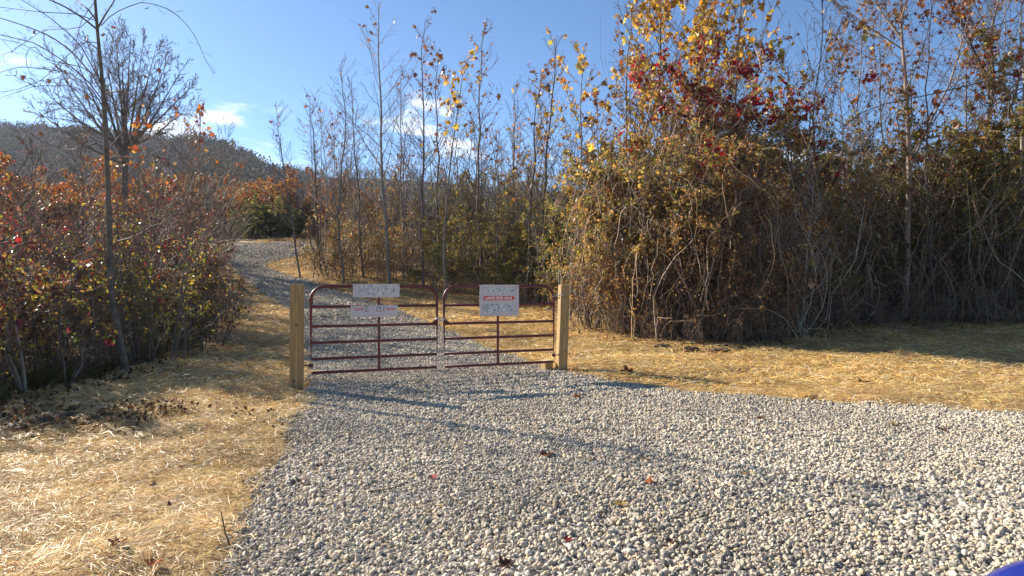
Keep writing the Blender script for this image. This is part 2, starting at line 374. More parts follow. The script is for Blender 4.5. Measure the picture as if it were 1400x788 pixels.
BARK = [(.17, .13, .10), (.13, .10, .08), (.22, .18, .14)]
def plant(name, x, y, stems, levels, leafspec, label, cat, group=None, barkcols=BARK, seed=0, minr=.0022, part=('trunk', 'branches', 'leaves'), clump=None, z=None, fork=None, extra=None, merge=False):
    """stems: list of polylines (K,3) local + radius arrays. levels: list of dicts. leafspec dict."""
    r = np.random.default_rng(seed)
    root = empty(name, (x, y, (h1(x, y) if z is None else z) - .02), 0, label, cat, group)
    gt, gb, gl = Geo(), Geo(), Geo()
    bc = lambda n, dk=1.0: pal(r, n, barkcols, [1]*len(barkcols), .12)*dk
    S = [(np.asarray(p, float), np.asarray(q, float)) for p, q in stems]
    K0 = min(len(p) for p, q in S)
    def resample(p, q, K):
        u = np.linspace(0, len(p)-1, K); i = np.minimum(u.astype(int), len(p)-2); f = u-i
        return p[i]*(1-f)[:, None] + p[i+1]*f[:, None], q[i]*(1-f) + q[i+1]*f
    KK = 14
    S = [resample(p, q, KK) for p, q in S]
    P = np.stack([p for p, q in S]); R = np.stack([q for p, q in S])
    big = R.max() > .03
    tubes(gt, P, R, 8 if big else 5, bc(len(P)))
    Ln = np.linalg.norm(np.diff(P, axis=1), axis=2).sum(1)
    cur = (P, R, Ln); allseg = [cur]
    for lv in levels:
        p, d, ln, rad, t = spawn(cur[0], cur[1], cur[2], lv['n'], lv.get('t0', .2), lv.get('t1', 1), lv['ang'], lv['lr'], r, lv.get('rr', .5), lv.get('taper', .6), lv.get('angj', .2))
        if lv.get('maxl'): ln = np.minimum(ln, lv['maxl'])
        rad = np.maximum(rad, minr*1.2)
        if lv.get('keep'):
            k = r.random(len(p)) < lv['keep']; p, d, ln, rad = p[k], d[k], ln[k], rad[k]
        q = grow(p, d, ln, lv.get('K', 5), r, lv.get('wob', .15), lv.get('up', .3), lv.get('grav', 0))
        q[..., 2] = np.maximum(q[..., 2], .03)
        Rr = np.maximum(rads(rad, lv.get('K', 5), .3), minr)
        tubes(gb, q, Rr, lv.get('sides', 3), bc(len(q)))
        cur = (q, Rr, ln); allseg.append(cur)
    if leafspec:
        for ls in (leafspec if isinstance(leafspec, list) else [leafspec]):
            q, Rr, ln = allseg[ls.get('level', -1)]
            n = ls['n']; N, K, _ = q.shape
            row = r.integers(0, N, n); u = r.uniform(.1, .999, n)*(K-1); i = u.astype(int); f = (u-i)[:, None]
            p = q[row, i]*(1-f) + q[row, i+1]*f
            if ls.get('zmin') is not None: k = p[:, 2] > ls['zmin'] + r.normal(0, ls.get('zs', .3), len(p)); p = p[k]
            if ls.get('zmax') is not None: k = p[:, 2] < ls['zmax'] + r.normal(0, ls.get('zs', .3), len(p)); p = p[k]
            cl = ls.get('clump', .5)
            if cl:
                nv = .5*vnoise(p[:, 0]+p[:, 2]*.7, p[:, 1]*.8+p[:, 2], ls.get('csc', .7), seed+5) + .5*vnoise(p[:, 2]+p[:, 0]*.3, p[:, 0]-p[:, 1], ls.get('csc', .7), seed+6)
                p = p[nv > cl]
            p = p + r.normal(0, ls.get('spread', .02), p.shape)
            p[:, 2] = np.maximum(p[:, 2], .03)
            leaves(gl, p, ls['size']*np.exp(r.normal(0, .38, len(p))), pal(r, len(p), ls['cols'], ls['w'], .22), r, up=ls.get('up', .2), shape=ls.get('shape', 'quad'), droop=ls.get('droop', .3))
    if extra: extra(gb, gl, r, bc)
    if merge:
        for V_, F_, S_, C_ in zip([np.concatenate(gb.V)], [np.concatenate(gb.F)], [np.concatenate(gb.S)], [np.concatenate(gb.C)]): gt.add(V_, F_, S_, C_)
    gt.build(part[0], M_bark, root, True)
    if not merge: gb.build(part[1], M_twig, root, True)
    gl.build(part[2], M_leaf, root)
    return root

# palettes: (linear rgb)
RED = ([(.28, .02, .03), (.17, .018, .026), (.40, .035, .025), (.20, .06, .05)], [3, 3, 1, 2])
CRIM = ([(.26, .012, .03), (.17, .012, .025), (.36, .02, .035)], [3, 2, 1.5])
BURG = ([(.11, .03, .035), (.16, .028, .04), (.15, .08, .07), (.22, .15, .10), (.08, .04, .038)], [3, 2.5, 3, 1.2, 2])
YGRN = ([(.20, .20, .04), (.32, .26, .05), (.12, .14, .04), (.24, .15, .05), (.42, .32, .09)], [3, 2.5, 2, 1.5, 1])
ORNG = ([(.28, .085, .022), (.20, .05, .02), (.36, .18, .04), (.15, .04, .02), (.20, .14, .045)], [3, 3, 2, 2, 1])
BRWN = ([(.26, .15, .065), (.36, .21, .09), (.15, .085, .04), (.46, .31, .14), (.29, .22, .08)], [3, 2.5, 2, 1.5, 1])
OLIV = ([(.19, .21, .05), (.28, .26, .06), (.34, .24, .07), (.12, .15, .035), (.42, .32, .09)], [3, 2.5, 2, 2, 1])
EVGR = ([(.05, .075, .02), (.07, .09, .025), (.12, .12, .03), (.18, .14, .03)], [4, 3, 1.5, .7])
GOLD = ([(.50, .33, .06), (.42, .24, .06), (.30, .15, .05), (.60, .45, .08), (.34, .30, .07)], [3, 3, 2.2, 1.5, 1.2])
DKBR = ([(.16, .07, .035), (.24, .10, .04), (.33, .16, .05), (.11, .05, .03)], [3, 3, 1.2, 2])

def bush_stems(r, n, rad, H, r0, arch=.5, base=.15):
    out = []
    for i in range(n):
        a = r.uniform(0, 2*PI); b = .75*math.sqrt(r.random())*rad; dx, dy = math.cos(a), math.sin(a); short = (i % 5) < 2; reach = b + rad*r.uniform(.1, .55); h = H*(r.uniform(.22, .6) if short else r.uniform(.6, .95)*(1-.22*min(reach/rad, 1.2)**2))
        K = 9; u = np.linspace(0, 1, K)
        wx = np.cumsum(r.normal(0, .05*H/3, K)); wy = np.cumsum(r.normal(0, .05*H/3, K)); wx -= wx[0]; wy -= wy[0]
        a2 = a + r.normal(0, .9)
        x = dx*b + math.cos(a2)*(reach-b)*u**1.15 + wx; y = dy*b + math.sin(a2)*(reach-b)*u**1.15 + wy
        z = h*(u*(1+arch) - arch*u**2.2)
        out.append((np.stack([x, y, z], -1), r0*r.uniform(.6, 1.2)*np.linspace(1, .3, K)))
    return out
def shrub(x, y, H, rad, pals, label, group, seed, dens=1.0, leafn=3000, size=.05, clump=.42, nst=16, minr=.0022, name='shrub', cat='shrub', bare=0.0, grav=0.0, r0=.016, lv2=5, **kw):
    r = np.random.default_rng(seed)
    st = bush_stems(r, nst, rad, H, r0)
    lv = [dict(n=int(11*dens), t0=.04, t1=1, ang=.85, lr=.40, maxl=1.25, K=6, wob=.24, up=.25, grav=grav, rr=.5), dict(n=lv2, t0=.15, t1=1, ang=.75, lr=.45, K=4, wob=.25, up=.15, grav=grav, rr=.55)]
    ls = [dict(n=int(leafn*w), size=size*s, cols=p[0], w=p[1], clump=c, csc=.5*H/3, zmin=zm*H if zm is not None else None, zmax=zx*H if zx is not None else None, spread=.04) for (p, w, s, c, zm, zx) in pals]
    return plant(name, x, y, st, lv, ls, label, cat, group, seed=seed, minr=minr, part=('stems', 'branches', 'leaves'), **kw)

# ---- the left brush: rows of shrubs between the driveway and the hill
ORD2 = ['twenty-first', 'twenty-second']
NUM = ['first', 'second', 'third', 'fourth', 'fifth', 'sixth', 'seventh', 'eighth', 'ninth', 'tenth', 'eleventh', 'twelfth', 'thirteenth', 'fourteenth', 'fifteenth', 'sixteenth', 'seventeenth', 'eighteenth', 'nineteenth', 'twentieth'] + ORD2
front = [  # px, Y, H, rad, palette kind
    (-70, 8.6, 2.7, 1.0, 'y'), (-10, 8.9, 2.5, .9, 'y'), (40, 9.3, 2.55, .85, 'yr'), (85, 10.0, 2.6, .9, 'y'), (120, 11.2, 2.7, .9, 'yr'), (200, 12.0, 2.9, .9, 'g'),
    (230, 13.4, 2.8, .9, 'y'), (262, 14.8, 2.9, 1.0, 'r'), (150, 13.0, 2.9, 1.0, 'g'), (268, 17.0, 2.9, .8, 'y')]
DKB = ([(.10, .06, .035), (.15, .09, .045), (.07, .045, .03), (.22, .15, .08)], [3, 2.5, 2, 1])
def pk(kind):
    if kind == 'y': return [(YGRN, .5, 1, .47, .25, None), (BURG, .5, 1, .42, .3, None), (DKB, .5, .9, .4, None, None), (RED, .12, 1, .55, .7, None), (OLIV, .5, .9, .5, None, .6)]
    if kind == 'yr': return [(YGRN, .4, 1, .5, .2, None), (BURG, .5, 1, .42, .2, None), (RED, .35, 1, .52, .6, None), (DKB, .5, .9, .4, None, None), (OLIV, .4, .9, .5, None, .6)]
    if kind == 'r': return [(RED, .4, 1.2, .5, .55, None), (YGRN, .45, 1, .48, .3, None), (DKB, .5, .9, .4, None, None)]
    if kind == 'g': return [(OLIV, .8, 1, .42, None, .75), (YGRN, .4, 1, .5, .3, None), (DKB, .3, .9, .4, .4, None)]
KN = {'y': 'yellow and green leaved', 'yr': 'yellow leaved red tipped', 'r': 'bright red topped', 'g': 'green leaved'}
for i, (px, Y, H, rad, k) in enumerate(sorted(front)):
    H *= (1.15, .8, 1.05, .82, 1.1, .9, 1.12, .85, 1.0, .9)[i]; Y += (0, .5, -.25, .4, 0, .5, -.1, .4, 0, 0)[i]
    shrub((px-CX)/F*Y, Y, H, rad, pk(k), f'{KN[k]} shrub beside the left straw, {NUM[i]} from the left edge', 'shrubs in the front row left of the driveway', 100+i, leafn=2400, size=.050, nst=20, lv2=6, dens=.95, minr=.0028, r0=.021, clump=.4)
# sparse twiggy shrubs beside the driveway bend
for i, (px, Y, H, rad) in enumerate([(308, 19.0, 2.3, .4), (286, 22.5, 2.9, .7)]):
    shrub((px-CX)/F*Y, Y, H, rad, [(BRWN, .25, 1, .55, None, None), (RED if i else YGRN, .15, 1.2, .5, .5, None)], ['nearly bare thin stemmed shrub at the driveway edge, nearest the left gate post', 'twiggy shrub with a few red leaves just behind the bare one at the driveway edge'][i], 'twiggy shrubs by the driveway edge', 120+i, leafn=1500, size=.04, nst=9)
mid = [(-60, 12.5, 3.6, 1.3), (10, 13.2, 3.7, 1.3), (80, 14.0, 3.8, 1.3), (140, 15.0, 3.9, 1.2), (190, 16.0, 4.0, 1.3), (240, 18, 3.9, 1.3), (40, 17.5, 4.6, 1.5), (120, 19, 4.7, 1.5), (-30, 16, 4.5, 1.5), (200, 21, 4.6, 1.5), (245, 22, 3.7, 1.2), (270, 26, 3.2, 1.1)]
for i, (px, Y, H, rad) in enumerate(sorted(mid)):
    shrub((px-CX)/F*Y, Y, H, rad, [(BURG, 1.0, 1, .38, .3, None), (RED, .22, 1.1, .56, .5, None), (YGRN, .28, 1, .55, .2, .8), (DKB, .4, .9, .4, None, None)], f'burgundy shrub in the wine red left brush, {NUM[i]} from the left', 'burgundy shrubs in the left brush', 140+i, leafn=4200, size=.052, nst=22, minr=.0034, lv2=8)
# back rows built from a few grown kinds, copied
def dense(kindpal, seed, H, rad, name='shrub', leafn=8000, size=.075, nst=14):
    o = shrub(0, 0, H, rad, kindpal, 'x', 'x', seed, leafn=leafn, size=size, nst=nst, minr=.005, r0=.025, lv2=6, z=0, name=name)
    return o
protos = {}
def place_row(kind, kp, items, labelf, group, H0=5., rad0=1.7, seeds=(1, 2, 3), **kw):
    pr = [dense(kp, s, H0, rad0, **kw) for s in seeds]; used = [False]*len(pr)
    for i, (px, Y, sc) in enumerate(sorted(items)):
        x = (px-CX)/F*Y; k = i % len(pr); loc = (x, Y, h1(x, Y)-.05); rz = random.uniform(0, 6.28); s = (sc*random.uniform(.95, 1.15), sc*random.uniform(.95, 1.15), sc)
        if not used[k]: o = pr[k]; used[k] = True; o.location = loc; o.rotation_euler = (0, 0, rz); o.scale = s
        else: o = copy_thing(pr[k], loc, rz, s)
        tag(o, labelf(i, px, Y), 'shrub', group)
    for k, u in enumerate(used):
        if not u:
            for c in list(pr[k].children): bpy.data.objects.remove(c)
            bpy.data.objects.remove(pr[k])
place_row('o', [(ORNG, 1.0, 1, .36, .2, None), (YGRN, .25, 1, .5, None, None), (BRWN, .35, 1, .4, None, .6)],
    [(-40, 24, 1.3), (20, 25, 1.25), (75, 27, 1.15), (135, 28, 1.1), (190, 29, 1.25), (238, 32, .85), (-10, 32, 1.4), (60, 34, 1.2), (110, 36, 1.1), (215, 46, 1.3), (160, 41, 1.35), (262, 52, 1.25), (300, 53, 1.25), (326, 51, 1.25), (352, 50, 1.2), (385, 49, 1.2), (418, 48, 1.1), (450, 46, 1.15), (480, 45, 1.1)],
    lambda i, px, Y: f'orange and rust leaved shrub in the row below the hill, {NUM[i]} from the left', 'orange shrubs below the hill', seeds=(201, 202, 203, 204))
place_row('e', [(EVGR, 1.3, 1, .25, None, None), (OLIV, .35, 1, .45, .3, None), (BRWN, .3, 1, .5, .5, None)],
    [(338, 44, .62), (360, 45, .7), (384, 44.5, .66), (404, 46, .62)],
    lambda i, px, Y: f'dark green shrub behind the driveway bend, {NUM[i]} from the left', 'dark green shrubs at the driveway bend', seeds=(211, 212), leafn=16000)

# ---- understory behind the gates
und = [(438, 33), (455, 31.5), (482, 32), (505, 34), (530, 30.5), (558, 33), (470, 37), (520, 38), (570, 36)]
place_row('u', [(BRWN, 1.0, .9, .42, None, None), (OLIV, .4, 1, .5, .2, None), (ORNG, .15, 1, .55, .4, None)],
    [(px, Y, (.66 + .2*((i*7) % 5)/4)*(1.35 if Y > 35 else 1)) for i, (px, Y) in enumerate(und)],
    lambda i, px, Y: f'brown undergrowth shrub among the saplings behind the left gate, {NUM[i]} from the left', 'brown undergrowth shrubs behind the left gate', seeds=(221, 222, 223), leafn=3800, size=.06)
und2 = [(600, 28.5, .72), (628, 27.5, .8), (655, 28, .85), (690, 27, .9), (722, 26, .85), (750, 25, .9), (775, 22.5, .85), (610, 34, 1.05), (650, 35, 1.1), (700, 33, 1.15), (745, 31, 1.2), (785, 29, 1.15), (810, 25, 1.05)]
place_row('v', [(OLIV, 1.2, 1, .42, .1, None), (YGRN, .6, 1, .48, .2, None), (BRWN, .4, .9, .45, None, None), (RED, .05, 1.2, .6, .3, None)], und2,
    lambda i, px, Y: f'olive green shrub in the brush behind the right gate, {NUM[i]} from the left', 'olive shrubs behind the right gate', seeds=(231, 232, 233), leafn=5500, size=.06)

# ---- saplings behind the gates (photo base px, top px, top row, distance, leaf amount, palette, label)
def sapling(pb, pt, ptop, Y, nl, P, label, seed, bow=0.0, r0=None, group='saplings behind the gates', zmin=.55, size=.10, dens=1.0, pale=False, name='sapling', cat='sapling', lean_y=0.0, spread=1.0, shape='lobed'):
    r = np.random.default_rng(seed)
    x = (pb-CX)/F*Y; z0 = h1(x, Y)-.02; top = at(pt, ptop, Y); H = top.z - z0; dx = top.x - x
    K = 14; u = np.linspace(0, 1, K)
    wx = np.cumsum(r.normal(0, .024*H/K*3, K)); wx -= wx[0] + (wx[-1]-wx[0])*u; wy = np.cumsum(r.normal(0, .02*H/K*3, K)); wy -= wy[0]
    st = np.stack([dx*u + bow*np.sin(PI*u) + wx, wy + lean_y*u, H*u], -1)
    r0 = r0 or .0052*H + .01
    cols = [(.30, .26, .21), (.24, .21, .17), (.36, .32, .27)] if pale else BARK
    lv = [dict(n=int(34*dens), t0=.25, t1=.99, ang=.8, lr=.27*spread, K=7, wob=.08, up=.5, rr=.42, taper=.72, sides=3, angj=.15), dict(n=7, t0=.15, t1=.98, ang=.65, lr=.42, K=5, wob=.12, up=.3, rr=.6)]
    ls = [dict(n=nl, size=size, cols=P[0], w=P[1], clump=.42, csc=1.0, zmin=zmin*H, zs=.12*H, shape=shape, droop=1.0, spread=.03)] if nl else None
    return plant(name, x, Y, [(st, r0*np.linspace(1, .12, K)**.9)], lv, ls, label, cat, group, barkcols=cols, seed=seed, minr=.0062)
SAP = [
 (411, 378, 142, 31, 90, DKBR, 'thin leaning sapling with a few brown leaves at the driveway bend, leftmost of the stand', {}),
 (440, 425, 140, 32, 0, None, 'bare spindly sapling just right of the leaning one at the driveway bend', {}),
 (470, 466, 82, 30, 0, None, 'tall bare sapling with fine upswept twigs left of the tallest one', {}),
 (497, 482, 105, 31, 20, DKBR, 'bare slightly tilted sapling between the two tallest bare ones', {}),
 (533, 518, 10, 29.5, 130, DKBR, 'tallest sapling, pale trunk and wide bare crown above the left gate', dict(pale=True, r0=.085, spread=1.25, zmin=.82)),
 (552, 548, 110, 31, 60, DKBR, 'slim bare sapling just right of the tallest one', {}),
 (579, 580, 38, 28.5, 330, DKBR, 'tall sapling with a tuft of dark brown leaves at its top', dict(zmin=.74)),
 (597, 600, 68, 30, 260, DKBR, 'straight sapling with brown leaves above the gap between the gates', dict(zmin=.66)),
 (609, 636, 80, 26, 420, GOLD, 'right leaning sapling with bright yellow and orange leaves', dict(zmin=.74, size=.13, bow=-.25)),
 (655, 660, 38, 28, 250, DKBR, 'tall dark trunked sapling with scattered brown leaves above the land for sale sign', dict(r0=.07)),
 (680, 679, 185, 25.5, 0, None, 'short straight bare sapling right behind the land for sale sign', dict(r0=.035)),
 (700, 702, 120, 29, 150, GOLD, 'slender sapling with sparse yellow leaves right of the land for sale sign', {}),
 (721, 740, 98, 24.5, 420, DKBR, 'sapling with rust brown leaves leaning right, near the right gate upright end', dict(r0=.055, zmin=.6)),
 (736, 758, 52, 25, 460, GOLD, 'dark trunked sapling with brown and gold leaves standing left of the right post', dict(r0=.07, zmin=.55)),
 (780, 800, 75, 19.5, 380, GOLD, 'sapling with golden leaves rising right behind the right gate post', dict(r0=.045, zmin=.62)),
 (842, 862, 12, 20, 150, DKBR, 'thin sapling with sparse dark leaves against blue sky left of the thicket', dict(zmin=.5)),
 (822, 816, 130, 21, 260, DKBR, 'small brown leaved sapling at the left shoulder of the thicket', dict(zmin=.5)),
]
for i, (pb, pt, ptop, Y, nl, P, lab, kw) in enumerate(SAP):
    sapling(pb, pt, ptop, Y, nl, P, lab, 300+i, **kw)
rr = np.random.default_rng(55)
for i in range(46):
    pb = rr.uniform(428, 800); Y = (38 - (pb-428)/372*11) + rr.uniform(-3, 3.5); tp = rr.uniform(120, 240)
    sapling(pb, pb+rr.normal(0, 12), tp, Y, int(rr.choice([0, 0, 40, 110])), DKBR if rr.random() < .7 else GOLD, 'thin sapling among the crowded slim trunks filling the stand behind the gates', 330+i, group='slim filler saplings behind the gates', r0=rr.uniform(.025, .06), dens=.8, bow=rr.normal(0, .35), pale=i % 2 == 0)

# ---- the thicket on the right
def strands(n, rad, H, cols, seed, leafcols=None, nl=0):
    """hanging and upright dead vines inside the thicket"""
    def keep_in(S):
        q = np.hypot(S[..., 0], S[..., 1]); lim = rad*1.15; k = np.where(q > lim, (lim + .2*(q-lim))/np.maximum(q, 1e-6), 1); S[..., 0] *= k; S[..., 1] *= k; return S
    def f(gb, gl, r, bc):
        a = r.uniform(0, 2*PI, n); q = rad*np.sqrt(r.uniform(.2, 1.1, n)); z0 = H*r.uniform(.35, .95, n)*(1-.4*(q/rad/1.1)**2)
        P = np.stack([np.cos(a)*q, np.sin(a)*q, z0], -1); D = np.stack([np.cos(a)*.3, np.sin(a)*.3, np.full(n, -1.)], -1) + r.normal(0, .5, (n, 3))
        S = grow(P, D, z0*r.uniform(.2, .9, n), 9, r, .28, -.3); S[..., 2] = np.maximum(S[..., 2], .02); S = keep_in(S)
        tubes(gb, S, np.maximum(rads(r.uniform(.003, .010, n), 9, .5), .003), 3, pal(r, n, cols, [1]*len(cols), .2))
        m = n//2      # arching canes
        a = r.uniform(0, 2*PI, m); rq = rad*np.sqrt(r.random(m)); P = np.stack([np.cos(a)*rq, np.sin(a)*rq, np.full(m, .02)], -1)
        D = np.stack([np.cos(a)*.35, np.sin(a)*.35, np.ones(m)], -1) + r.normal(0, .45, (m, 3))*np.array([1, 1, .3])
        S = grow(P, D, H*np.where(r.random(m) < .2, r.uniform(.75, 1.1, m), r.uniform(.2, .75, m)), 10, r, .22, .6, 1.3); S[..., 2] = np.maximum(S[..., 2], .02); S = keep_in(S)
        tubes(gb, S, np.maximum(rads(r.uniform(.004, .013, m), 10, .4), .004), 3, pal(r, m, cols, [1]*len(cols), .2))
        if nl:
            row = r.integers(0, m, nl); k = r.integers(2, 10, nl); p = S[row, k] + r.normal(0, .1, (nl, 3)); p[:, 2] = np.maximum(p[:, 2], .03)
            leaves(gl, p, r.uniform(.03, .06, nl), pal(r, nl, leafcols[0], leafcols[1], .25), r)
    return f
VINE = [(.42, .29, .18), (.26, .17, .11), (.48, .38, .27), (.12, .075, .05), (.10, .065, .045)]
TAN = ([(.46, .32, .15), (.36, .22, .10), (.52, .38, .20), (.26, .15, .08)], [3, 3, 2, 2])
TH = [  # px, Y, H, rad, palettes, label
 (838, 18.0, 4.6, 1.3, [(OLIV, .7, 1, .45, .3, None), (YGRN, .5, 1, .45, .5, None), (BRWN, .9, .9, .38, None, None)], 'olive and yellow topped vine shrub at the left end of the thicket'),
 (905, 16.8, 5.0, 1.5, [(OLIV, .5, 1, .45, .5, None), (YGRN, .6, 1, .42, .5, None), (BRWN, 1.0, .9, .46, None, None), (DKB, .5, 1, .4, None, .6), (CRIM, .35, 1.7, .52, .65, None)], 'yellow green topped shrub draped in brown vines, second from the left of the thicket'),
 (965, 16.6, 4.6, 1.5, [(BRWN, 1.1, .9, .45, None, None), (DKB, .5, 1, .4, None, None), (OLIV, .5, 1, .45, .5, None), (YGRN, .3, 1, .5, .6, None)], 'brown vine tangle bulging over the straw at the front of the thicket'),
 (935, 18.6, 6.4, 1.7, [(OLIV, .7, 1, .42, .4, None), (CRIM, .8, 1.9, .47, .62, None), (GOLD, .3, 1.2, .5, .7, None), (BRWN, .8, .9, .38, None, None)], 'tall thicket tree under red creeper, left of the highest red crest'),
 (1040, 18.2, 6.3, 1.8, [(OLIV, .6, 1, .42, .4, None), (CRIM, 1.0, 1.9, .45, .60, None), (BRWN, 1.0, .9, .46, None, None), (DKB, .5, 1, .4, None, .6)], 'highest dome of the thicket crested with dark red creeper leaves'),
 (1015, 16.6, 4.2, 1.4, [(BRWN, 1.1, .9, .45, None, None), (DKBR, .5, 1, .45, None, None), (OLIV, .3, 1, .5, .5, None), (ORNG, .15, 1.2, .55, .4, None)], 'rust brown vine shrub in front of the highest dome'),
 (1105, 18.8, 5.3, 1.6, [(OLIV, .9, 1, .46, None, None), (BRWN, .6, .9, .38, None, None), (CRIM, .5, 1.8, .52, .60, None)], 'dark olive shrub with hanging vines right of the red crested dome'),
 (1160, 20.0, 5.4, 1.7, [(OLIV, .9, 1, .46, None, None), (EVGR, .5, 1, .4, None, None), (BRWN, .5, 1, .4, .3, None), (GOLD, .06, 2.2, .58, .3, None)], 'shady green shrub with big yellow leaves between the dome and the bare tree'),
 (1225, 20.0, 5.2, 1.7, [(EVGR, .9, 1, .38, None, None), (OLIV, .6, 1, .42, .4, None), (BRWN, .3, 1, .45, .3, None)], 'dark green vine shrub around the foot of the tall bare tree'),
 (1290, 20.4, 5.4, 1.8, [(EVGR, .6, 1, .38, None, .7), (YGRN, .6, 1.2, .45, .45, None), (ORNG, .4, 1.2, .5, .5, None), (OLIV, .6, 1, .42, .4, None), (RED, .06, 2.0, .56, .2, .7), (GOLD, .05, 2, .58, .4, None)], 'dark shrub with a few scarlet leaves low down right of the bare tree'),
 (1350, 19.6, 5.6, 1.8, [(OLIV, .8, 1.1, .42, .3, None), (YGRN, 1.1, 1.2, .42, .4, None), (ORNG, .25, 1.5, .52, .5, None), (EVGR, .4, 1, .4, None, .6)], 'yellow green shrub mixed with orange leaves near the right edge of the thicket'),
 (1425, 19.0, 6.2, 1.9, [(OLIV, .8, 1.1, .42, .3, None), (YGRN, 1.3, 1.2, .42, .4, None), (ORNG, .3, 1.5, .5, .5, None), (EVGR, .4, 1, .4, None, .6)], 'yellow and orange shrub cut by the right edge of the photo'),
]
for i, (px, Y, H, rad, pp, lab) in enumerate(TH):
    pp = pp + ([(YGRN, .2, 1.1, .5, .35, None), (TAN, .5, 1.0, .45, .25, None)] if px < 1120 else [(YGRN, .5, 1.1, .48, .45, None), (ORNG, .3, 1.1, .5, .5, None)])
    H *= 1.5 if px in (1040, 935) else (1.38 if px > 1200 else 1.28)
    Y += .8 if px > 1100 else 0
    r_ = np.random.default_rng(400+i)
    shrub((px-CX)/F*Y, Y, H, rad, pp, lab, 'vine covered shrubs of the right thicket', 400+i, leafn=12000, size=.066, nst=24, minr=.0034, lv2=7, r0=.03, dens=1.2, name='thicket_shrub', extra=strands(170, rad*1.2, H, VINE, 1, BRWN, 1500))
# low scrub at the foot of the thicket
low = [(870, 17.2, .55), (925, 15.9, .42), (985, 15.5, .4), (1035, 15.9, .45), (1075, 17.2, .5), (1130, 18, .42), (1180, 18.3, .45), (1240, 18.5, .42), (1300, 18.6, .45), (1360, 18.2, .42), (1410, 18.6, .45), (800, 20, .5), (848, 16.6, .26), (893, 15.6, .24), (950, 15.0, .22), (1003, 15.1, .26), (1052, 15.4, .22), (1098, 16.6, .25), (1155, 17.4, .22), (1215, 17.5, .25), (1275, 17.6, .2)]
place_row('l', [(BRWN, .8, .8, .42, None, None), (OLIV, .15, .8, .52, None, None)], [(a, b, c*.85) for a, b, c in low],
    lambda i, px, Y: f'low twiggy dead scrub at the foot of the thicket, {NUM[i]} from the left', 'low scrub at the foot of the thicket', seeds=(241, 242, 243), leafn=4200, size=.06)
# trees and shrubs deeper in, seen through the gaps
deep = [(840, 23, 1.1), (890, 22, 1.15), (960, 23, 1.2), (1030, 24, 1.2), (1090, 24, 1.05), (1150, 25, .95), (1210, 24.5, .92), (1270, 25, .95), (1330, 24, 1.0), (1390, 24, 1.1), (1450, 23, 1.2), (870, 29, 1.2), (1000, 30, 1.3), (1120, 31, 1.1), (1240, 31, 1.1), (1340, 31, 1.2), (1430, 30, 1.3), (1500, 27, 1.4)]
place_row('d', [(OLIV, .9, 1.1, .40, .45, None), (YGRN, .35, 1.1, .5, .6, None), (BRWN, .4, 1, .45, .3, None), (EVGR, 1.1, 1, .33, None, .75)], deep,
    lambda i, px, Y: f'shaded olive shrub standing behind the vine thicket, {NUM[i]} from the left', 'shaded shrubs behind the vine thicket', H0=6., rad0=2.0, seeds=(251, 252, 253), leafn=16000, size=.085)

# ---- taller trees over the thicket
sapling(905, 902, -25, 20.5, 3200, GOLD, 'left of the three tall trees with golden brown leaves rising over the thicket', 500, group='tall golden leaved trees over the thicket', r0=.07, zmin=.5, size=.11, dens=1.8, spread=1.7, name='tall_tree', cat='tree')
sapling(955, 950, -70, 21.5, 4200, GOLD, 'middle of the three tall trees with golden brown leaves rising over the thicket', 501, group='tall golden leaved trees over the thicket', r0=.08, zmin=.48, size=.11, dens=1.9, spread=1.7, name='tall_tree', cat='tree')
sapling(1010, 1020, -60, 20.5, 2400, GOLD, 'right of the three tall golden leaved trees, thinner leaves and sky showing through', 502, group='tall golden leaved trees over the thicket', r0=.07, zmin=.5, size=.11, dens=1.8, spread=1.6, name='tall_tree', cat='tree')
sapling(1118, 1117, -70, 19, 260, GOLD, 'thin sapling with big yellow leaves in the blue gap right of the red crest', 503, group='bare trees over the right thicket', r0=.04, zmin=.74, spread=1.2, size=.2)
def bare_tree(pts, Y, r0, label, seed, extra_st=(), leaf=None, name='bare_tree', nb=(16, 6, 4), cat='tree', group='bare trees over the right thicket', lr=.34, pale=True, minr=.004, ang=.7):
    """pts: photo pixels of the main stem, from the foot up"""
    w = [at(px, py, Y + (dy if len(t) == 3 else 0)) for t in pts for (px, py, dy) in [(t + (0,))[:3]]]
    x, y = w[0].x, Y; z0 = h1(x, Y)-.02
    def loc(lst): return np.array([(p.x-x, p.y-y, p.z-z0) for p in lst])
    main = loc(w); main[0, 2] = 0
    st = [(main, r0*np.linspace(1, .1, len(main)))]
    for e, re in extra_st:
        q = loc([at(t[0], t[1], Y + (t[2] if len(t) > 2 else 0)) for t in e]); st.append((q, re*np.linspace(1, .08, len(q))))
    lv = [dict(n=nb[0], t0=.3, t1=.99, ang=ang, lr=lr, K=8, wob=.12, up=.3, rr=.45, taper=.5, sides=4), dict(n=nb[1], t0=.15, t1=.98, ang=.65, lr=.45, K=5, wob=.16, up=.2, rr=.55), dict(n=nb[2], t0=.1, t1=.98, ang=.6, lr=.5, K=4, wob=.18, up=.15, rr=.6)]
    cols = [(.34, .27, .20), (.28, .22, .16), (.22, .17, .12)] if pale else BARK
    return plant(name, x, Y, st, lv, leaf, label, cat, group, barkcols=cols, seed=seed, minr=minr)
few = lambda P, n, s=.1, zm=None: [dict(n=n, size=s, cols=P[0], w=P[1], clump=.5, csc=1.2, shape='lobed', droop=1, spread=.05, zmin=zm)]
